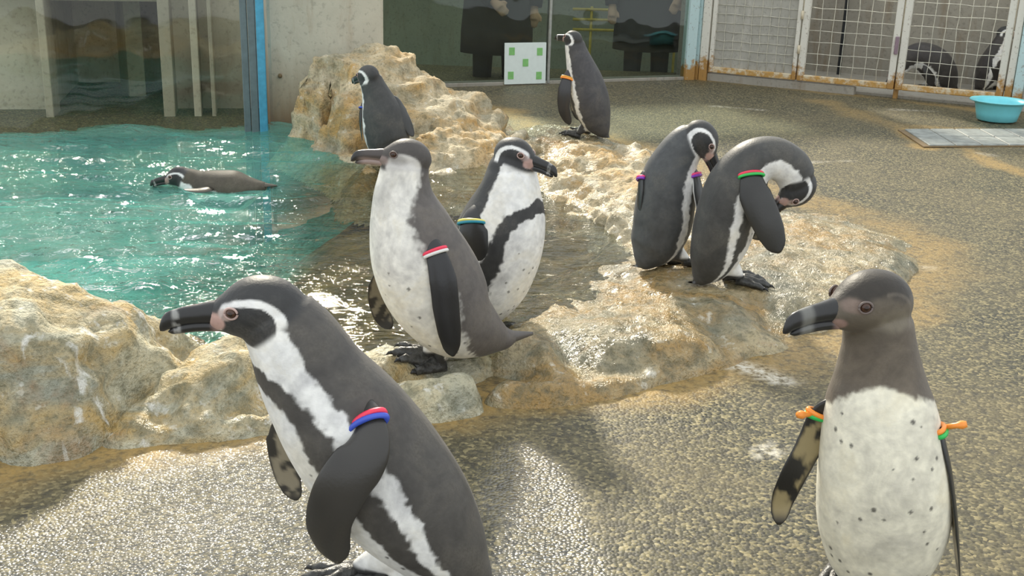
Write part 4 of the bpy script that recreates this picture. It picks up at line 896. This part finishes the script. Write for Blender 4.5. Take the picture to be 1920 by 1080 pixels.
# 2 juvenile on the right, facing the camera
penguin('brown-headed young penguin with green and orange bands standing on the bare floor', (1650, 1102, 0),
    [(1656, 1072, -.08, 20, 16), (1653, 1066, -.04, 60, 50), (1652, 1038, .0, 98, 88), (1655, 980, .01, 119, 108), (1656, 900, .02, 121, 112), (1652, 825, .02, 112, 106), (1648, 755, .015, 100, 94), (1648, 700, .01, 82, 78), (1648, 645, .01, 68, 68), (1646, 605, .01, 64, 64)],
    (-.28, -1, 0), dict(p=(1628, 568, .015), f=(-.94, -.34, -.06), u=(.0, .0, 1), L=168), 'juv_brown',
    [dict(p=[(1540, 770, .0), (1518, 830, .0), (1487, 890, .01), (1466, 940, .01), (1460, 984, .02)], w=58, n=(-.12, .98, .1), band=('orange', 'green'), bt=.03, br=.0045, mott=-.35, pale=(.36, .29, .15), col=(.03, .028, .025), tie=(-.9, -.4, .1)),
     dict(p=[(1748, 790, .05), (1772, 850, .06), (1786, 930, .06), (1794, 1010, .06), (1800, 1095, .06)], w=62, n=(1, -.18, .1), band=('orange', 'green'), bt=.06, br=.0045, col=(.03, .032, .032), tie=(.95, -.2, .3))],
    [(1566, 1082, 0, (-.4, -1), .30), (1715, 1100, 0, (.1, -1), .30)], voxel=.0030, smooth=9, spots=26, flat=True, seed=2, bibend=.80, wht=(.90, .86, .70), foot_size=1.05)
# 3 pale juvenile at the ledge
penguin('slim grey-brown young penguin with white cheek and small red band on the rock ledge', (800, 692, .092),
    [(968, 630, -.06, 9, 8), (940, 633, -.05, 28, 24), (900, 622, -.03, 56, 52), (855, 595, -.01, 80, 80), (816, 540, .0, 92, 96), (786, 480, .01, 91, 92), (767, 420, .01, 80, 75), (757, 372, .01, 62, 58), (757, 335, .01, 50, 48), (760, 312, .01, 46, 44)],
    (-.78, -.62, 0), dict(p=(760, 294, .015), f=(-1, -.12, .10), u=(.1, 0, 1), L=93), 'juv_grey',
    [dict(p=[(812, 462, .105), (830, 520, .13), (838, 585, .135), (846, 640, .13), (850, 668, .12)], w=52, n=(.25, -.95, .1), band=('red', 'white'), bt=.06, br=.0042, col=(.028, .028, .03)),
     dict(p=[(716, 510, -.05), (708, 550, -.07), (716, 590, -.08), (734, 616, -.08)], w=42, n=(-.5, .85, 0), mott=-.2, col=(.05, .045, .04), pale=(.25, .22, .16))],
    [(826, 694, .092, (-1, -.25), .36), (800, 678, .092, (-1, -.1), .36)], voxel=.0036, smooth=8, spots=20, seed=3, wht=(.90, .88, .81))
# 4 adult behind
penguin('black and white penguin with yellow and blue band standing in the shallow water', (895, 608, .02),
    [(858, 612, -.12, 8, 8), (872, 600, -.08, 30, 26), (888, 575, -.03, 58, 54), (905, 535, .0, 80, 78), (922, 490, .01, 87, 86), (938, 440, .02, 86, 84), (950, 395, .02, 76, 74), (957, 355, .02, 60, 58), (960, 325, .01, 50, 48), (963, 308, .01, 46, 44)],
    (.86, -.50, 0), dict(p=(968, 290, .02), f=(.86, -.46, -.16), u=(.12, 0, 1), L=84), 'adult',
    [dict(p=[(886, 408, .10), (884, 440, .12), (890, 485, .125), (905, 530, .12)], w=66, n=(-.45, -.9, .1), band=('yellow', 'teal'), bt=.08, br=.0040, trail=1),
     dict(p=[(1000, 400, -.07), (990, 450, -.09), (970, 500, -.10)], w=50, n=(.8, .6, 0))],
    [(880, 606, .02, (.7, -.7), .3), (915, 600, .02, (.7, -.7), .3)], voxel=.0036, smooth=8, sc=.82, spots=38, seed=4, surf=False)
# 5 adult bowing its head
penguin('black-backed penguin with pink and purple bands bowing its head, seen from behind', (1255, 500, .078),
    [(1200, 500, .02, 10, 8), (1208, 488, .02, 26, 22), (1222, 465, .01, 46, 42), (1240, 425, .0, 56, 54), (1248, 378, .0, 57, 55), (1256, 330, .0, 52, 50), (1268, 298, .0, 43, 42), (1286, 272, .0, 37, 37), (1300, 264, .0, 34, 34)],
    (.78, .55, 0), dict(p=(1319, 262, .02), f=(.50, -.22, -.80), u=(.8, .0, .55), L=76), 'adult',
    [dict(p=[(1302, 322, .03), (1312, 365, .05), (1320, 410, .05), (1322, 455, .05)], w=36, n=(.75, -.6, .1), band=('pink', 'purple'), bt=.04, br=.0045, trail=1),
     dict(p=[(1206, 325, .0), (1199, 360, .02), (1197, 400, .02), (1201, 440, .02)], w=34, n=(-.9, -.1, .1), band=('pink', 'purple'), bt=.08, br=.0045)],
    [(1240, 495, .078, (.6, .3), .3), (1288, 500, .078, (.8, .1), .3)], voxel=.004, smooth=8, sc=.72, spots=10, seed=5, dark=(.082, .087, .089))
# 6 adult preening its chest
penguin('black penguin curling its neck down to preen its chest, red and green band', (1370, 534, .08),
    [(1306, 530, .0, 10, 8), (1314, 520, .0, 24, 20), (1330, 495, .0, 44, 40), (1349, 452, .0, 56, 54), (1364, 400, .0, 60, 58), (1382, 348, .0, 57, 56), (1410, 308, .0, 48, 46), (1448, 296, .0, 42, 40), (1480, 312, .0, 40, 38), (1494, 335, .0, 37, 36)],
    [(.98, .0, 0), (.98, .0, 0), (.97, .05, 0), (.8, .15, -.5), (.2, 0, -1), (-.7, -.1, -.7)], dict(p=(1494, 357, .01), f=(-.66, -.16, -.70), u=(.72, 0, -.68), L=80), 'adult',
    [dict(p=[(1408, 326, .07), (1418, 368, .10), (1440, 420, .115), (1462, 474, .12)], w=62, n=(.15, -1, .1), band=('red', 'green'), bt=.02, br=.0045),
     dict(p=[(1400, 350, -.08), (1410, 400, -.10), (1425, 450, -.11)], w=50, n=(.2, 1, 0))],
    [(1388, 533, .08, (1, -.15), .28), (1362, 524, .08, (1, .05), .28)], voxel=.004, smooth=8, sc=.66, spots=6, seed=6, dark=(.068, .068, .064))
# 7 adult on the boulder, from behind
penguin('black penguin on the big boulder seen from behind, looking over its shoulder', (725, 306, .065),
    [(745, 306, .06, 7, 6), (740, 296, .05, 20, 16), (730, 275, .02, 38, 34), (724, 245, .0, 44, 40), (716, 212, .0, 40, 37), (707, 182, .0, 29, 28), (699, 160, .0, 23, 23), (695, 150, .0, 22, 22)],
    (-.45, .85, 0), dict(p=(689, 141, .0), f=(-.66, .70, -.22), u=(-.1, 0, 1), L=50), 'adult',
    [dict(p=[(680, 195, .0), (675, 225, .02), (679, 264, .02)], w=24, n=(-1, -.2, 0), band=('blue',), bt=.12),
     dict(p=[(744, 190, .0), (759, 220, .02), (775, 256, .02)], w=26, n=(.75, -.6, 0), trail=-1)],
    [(715, 306, .065, (-.4, .9), .3), (738, 304, .065, (-.3, .9), .3)], voxel=.005, smooth=7, sc=.72, spots=0, seed=7, dark=(.058, .060, .058))
# 8 adult by the gallery window
penguin('slender dark penguin with amber band standing by the gallery window', (1100, 258, 0),
    [(1136, 255, .0, 7, 6), (1129, 243, .0, 18, 16), (1118, 222, .0, 31, 27), (1107, 190, .0, 38, 34), (1098, 155, .0, 35, 32), (1088, 122, .0, 27, 26), (1081, 98, .0, 21, 21), (1078, 84, .0, 19, 19)],
    (-.70, .68, 0), dict(p=(1073, 72, .0), f=(-.70, .66, .06), u=(.05, 0, 1), L=40), 'adult',
    [dict(p=[(1066, 140, .04), (1058, 170, .07), (1057, 205, .07), (1068, 234, .06)], w=25, n=(-.3, -.9, 0), band=('amber', 'orange'), bt=.08, br=.005),
     dict(p=[(1090, 145, -.1), (1080, 190, -.12), (1085, 225, -.12)], w=24, n=(.2, 1, 0))],
    [(1083, 258, 0, (-1, .2), .3), (1102, 250, 0, (-1, .2), .3)], voxel=.005, smooth=7, sc=.74, spots=0, seed=8, dark=(.066, .066, .070))
# 9 swimmer
penguin('black and brown penguin swimming low in the teal water', (400, 347, WATER_Z),
    [(500, 350, 0, 10, 8), (482, 352, 0, 22, 16), (450, 357, 0, 42, 36), (415, 357, 0, 46, 38), (380, 350, 0, 36, 32), (358, 340, 0, 26, 24), (346, 335, 0, 22, 21)],
    (0, 0, -1), dict(p=(334, 331, 0), f=(-1, -.15, -.16), L=50), 'adult',
    [dict(p=[(395, 352, .08), (375, 356, .14), (345, 356, .20)], w=26, n=(0, -.2, 1), inner=.2), dict(p=[(395, 345, -.08), (400, 338, -.14), (410, 334, -.2)], w=26, n=(0, .2, 1))],
    [], surf=False, voxel=.005, smooth=7, sc=.74, spots=0, seed=9, dark=(.075, .065, .045), tail=True)
# 10, 11 penguins inside the pen
penguin('dark penguin curled over preening inside the pen behind the wire door', (1735, 166, .015),
    [(1790, 164, 0, 6, 6), (1783, 156, 0, 18, 15), (1768, 138, 0, 30, 27), (1748, 118, 0, 33, 31), (1725, 106, 0, 28, 26), (1702, 112, 0, 21, 20), (1688, 126, 0, 16, 16)],
    [(-.5, .6, -.4), (-.6, .6, -.3), (-.7, .4, -.8), (0, .2, -1)], dict(p=(1678, 136, .0), f=(-.6, -.3, -.7), u=(-.7, 0, .6), L=34), 'adult',
    [dict(p=[(1738, 118, .09), (1742, 138, .11), (1748, 160, .11)], w=22, n=(.1, -1, 0))],
    [(1728, 166, .015, (-1, -.3), .3), (1752, 163, .015, (-1, -.3), .3)], voxel=.006, smooth=6, sc=.7, spots=0, surf=False, flat=True, drape=False, seed=10, dark=(.05, .045, .042))
penguin('dark penguin standing at the edge of the pen beside the door post', (1866, 168, .015),
    [(1832, 170, 0, 6, 6), (1840, 160, 0, 16, 14), (1852, 142, 0, 26, 24), (1862, 118, 0, 27, 25), (1872, 95, 0, 21, 20), (1880, 78, 0, 16, 16), (1884, 70, 0, 15, 15)],
    (.9, -.3, 0), dict(p=(1888, 62, .0), f=(.9, -.3, -.05), L=34), 'adult',
    [dict(p=[(1866, 105, .07), (1868, 130, .10), (1874, 152, .10)], w=20, n=(.1, -1, 0))],
    [(1866, 168, .015, (1, -.3), .3), (1882, 166, .015, (1, -.2), .3)], voxel=.006, smooth=6, sc=.7, spots=0, surf=False, flat=True, drape=False, seed=11, dark=(.05, .045, .042))

# ------------------------------------------------------------------ visitors behind the gallery window
def person(label, base, yaw, arms, coat_len, seed):
    """base: point on the gallery floor. arms: [(elbow, wrist)] in local metres (x right, y front, z up)"""
    base = np.asarray(base, float); f = np.array([math.cos(yaw), math.sin(yaw), 0]); r = np.array([f[1], -f[0], 0]); z = np.array([0, 0, 1.0])
    def L(x, y, zz): return base + r*x + f*y + z*zz
    V = []; F = []
    def add(vf):
        k = len(V); V.extend(map(tuple, vf[0])); F.extend([tuple(i+k for i in q) for q in vf[1]])
    def tub(pts, rad, n=10, seg=16): add(tube_geo(catmull(np.array([L(*p) for p in pts]), n), np.interp(np.linspace(0, 1, n), np.linspace(0, 1, len(rad)), rad), seg))
    for sd in (-1, 1):
        tub([(sd*.09, 0, .90), (sd*.105, .01, .50), (sd*.11, 0, .10)], [.095, .075, .060]); tub([(sd*.11, -.05, .05), (sd*.115, .05, .05), (sd*.12, .17, .04)], [.045, .05, .04])
    a = np.linspace(0, 2*np.pi, 28, endpoint=False)
    add(loft([np.array([L(w*math.cos(t), d*math.sin(t), h) for t in a]) for h, w, d in ((.82, .17, .12), (.95, .18, .125), (1.10, .165, .115), (1.28, .19, .13), (1.38, .18, .11), (1.44, .09, .08), (1.47, .055, .055))]))
    tub([(0, 0, 1.42), (0, .01, 1.50), (0, .015, 1.56)], [.055, .052, .055])
    add(loft([np.array([L(w*math.cos(t), .02+d*math.sin(t)+.012*max(0, math.sin(t))*(1 if 1.52 < h < 1.62 else 0), h) for t in a]) for h, w, d in ((1.47, .03, .035), (1.50, .055, .07), (1.55, .068, .088), (1.60, .074, .096), (1.65, .074, .096), (1.69, .055, .07), (1.71, .015, .02))]))
    tub([(0, .105, 1.61), (0, .128, 1.575), (0, .108, 1.562)], [.010, .016, .014], 6, 10)
    for sd in (-1, 1): tub([(sd*.072, .01, 1.57), (sd*.083, .0, 1.595), (sd*.076, .005, 1.62)], [.010, .014, .010], 6, 8)
    hands = []
    for sd, (el, wr) in zip((-1, 1), arms):
        tub([(sd*.18, 0, 1.36), el, wr], [.058, .046, .032]); e_, w_ = np.array(el), np.array(wr); dv = nrm(w_-e_); lat = nrm(np.cross(dv, [0, 1.0, 0]) if abs(dv[1]) < .9 else np.cross(dv, [0, 0, 1.0])); pal = w_+dv*.05; hands.append(w_)
        tub([tuple(w_), tuple(pal), tuple(pal+dv*.045)], [.028, .036, .034], 6, 12); cur = np.cross(dv, lat)
        for i, (o_, ln) in enumerate(((-.028, .062), (-.010, .072), (.010, .068), (.028, .052))):
            b_ = pal+dv*.04+lat*o_; tub([tuple(b_), tuple(b_+dv*ln*.55+cur*.006), tuple(b_+dv*ln*.85+cur*.022)], [.0105, .0095, .008], 6, 8)
        b_ = pal-lat*.028; tub([tuple(b_), tuple(b_-lat*.024+dv*.026), tuple(b_-lat*.028+dv*.055)], [.013, .011, .009], 6, 8)
    V, F = remesh(np.array(V), F, .008, 5); lx = (V-base)@r; ly = (V-base)@f; lz = V[:, 2]-base[2]
    c = np.tile(np.array((.018, .018, .02)), (len(V), 1)); c = mixc(c, (.01, .01, .01), sstep(.10, .08, lz)); skin = (.42, .27, .19)
    c = mixc(c, skin, sstep(1.45, 1.47, lz))
    for w_ in hands: c = mixc(c, skin, (np.linalg.norm(V-L(*w_), axis=1) < .21)*(np.linalg.norm(np.stack([lx, ly, lz], 1)-w_, axis=1) < .20)*1.0)
    for sd in (-1, 1): c = mixc(c, (.02, .015, .012), sstep(.014, .009, np.sqrt((lx-sd*.032)**2+(lz-1.605)**2))*(ly > .05))
    c = mixc(c, (.34, .12, .11), sstep(.010, .006, np.abs(lz-1.532))*sstep(.030, .022, np.abs(lx))*(ly > .06))
    root = empty('person', tuple(base)); tag(root, label, 'person'); mesh_obj('body', V, F, M['cloth'], root, True, base, cols=c)
    rings = [np.array([L(w*math.cos(t)*(1+.03*math.sin(5*t+seed)*(h < .9)), d*math.sin(t)*(1+.04*math.sin(4*t+seed)*(h < .9)), h) for t in a]) for h, w, d in ((coat_len, .265, .20), (coat_len+.15, .262, .20), (.95, .245, .19), (1.12, .23, .175), (1.28, .235, .175), (1.38, .215, .15), (1.45, .095, .10))]
    v_, f_ = loft(rings); ct = mesh_obj('coat', v_, f_[:-2], M['coat'], root, True, base); sdm = ct.modifiers.new('s', 'SOLIDIFY'); sdm.thickness = .012
    for sd, (el, wr) in zip((-1, 1), arms):
        pts = catmull(np.array([L(sd*.17, 0, 1.37), L(*el), L(*wr)]), 10); v_, f_ = tube_geo(pts, np.interp(np.linspace(0, 1, 10), [0, .5, 1], [.082, .068, .056]), 18); mesh_obj('sleeve', v_, f_, M['coat'], root, True, base)
    rings = [np.array([L(w*math.cos(t), -.005+d*math.sin(t)-(.03 if h < 1.6 else 0), h) for t in a]) for h, w, d in ((1.50, .060, .06), (1.56, .080, .085), (1.63, .086, .105), (1.69, .072, .088), (1.725, .03, .04))]
    v_, f_ = loft(rings); mesh_obj('hair', v_, f_, M['hair'], root, True, base)
    return root
b1 = at_y(932, 100, 8.35); b2 = at_y(1212, 100, 9.05)
p1h = at_y(940, 16, 8.15)
l1 = p1h - np.array([b1[0], b1[1], -.35])
person('visitor in a long dark coat with one hand in front, behind the white tape board', (b1[0], b1[1], -.35), -math.pi/2, [((-.27, .0, 1.10), (-.26, .05, .86)), ((.27, -.02, 1.10), (.03, .23, float(l1[2])+.05))], .52, 1)
person('visitor in a wide dark coat behind the amber-banded penguin', (b2[0], b2[1], -.35), -math.pi/2-.1, [((-.30, .0, 1.10), (-.22, .16, .92)), ((.30, -.02, 1.10), (.29, .05, .84))], .50, 2)
bpy.context.view_layer.update()
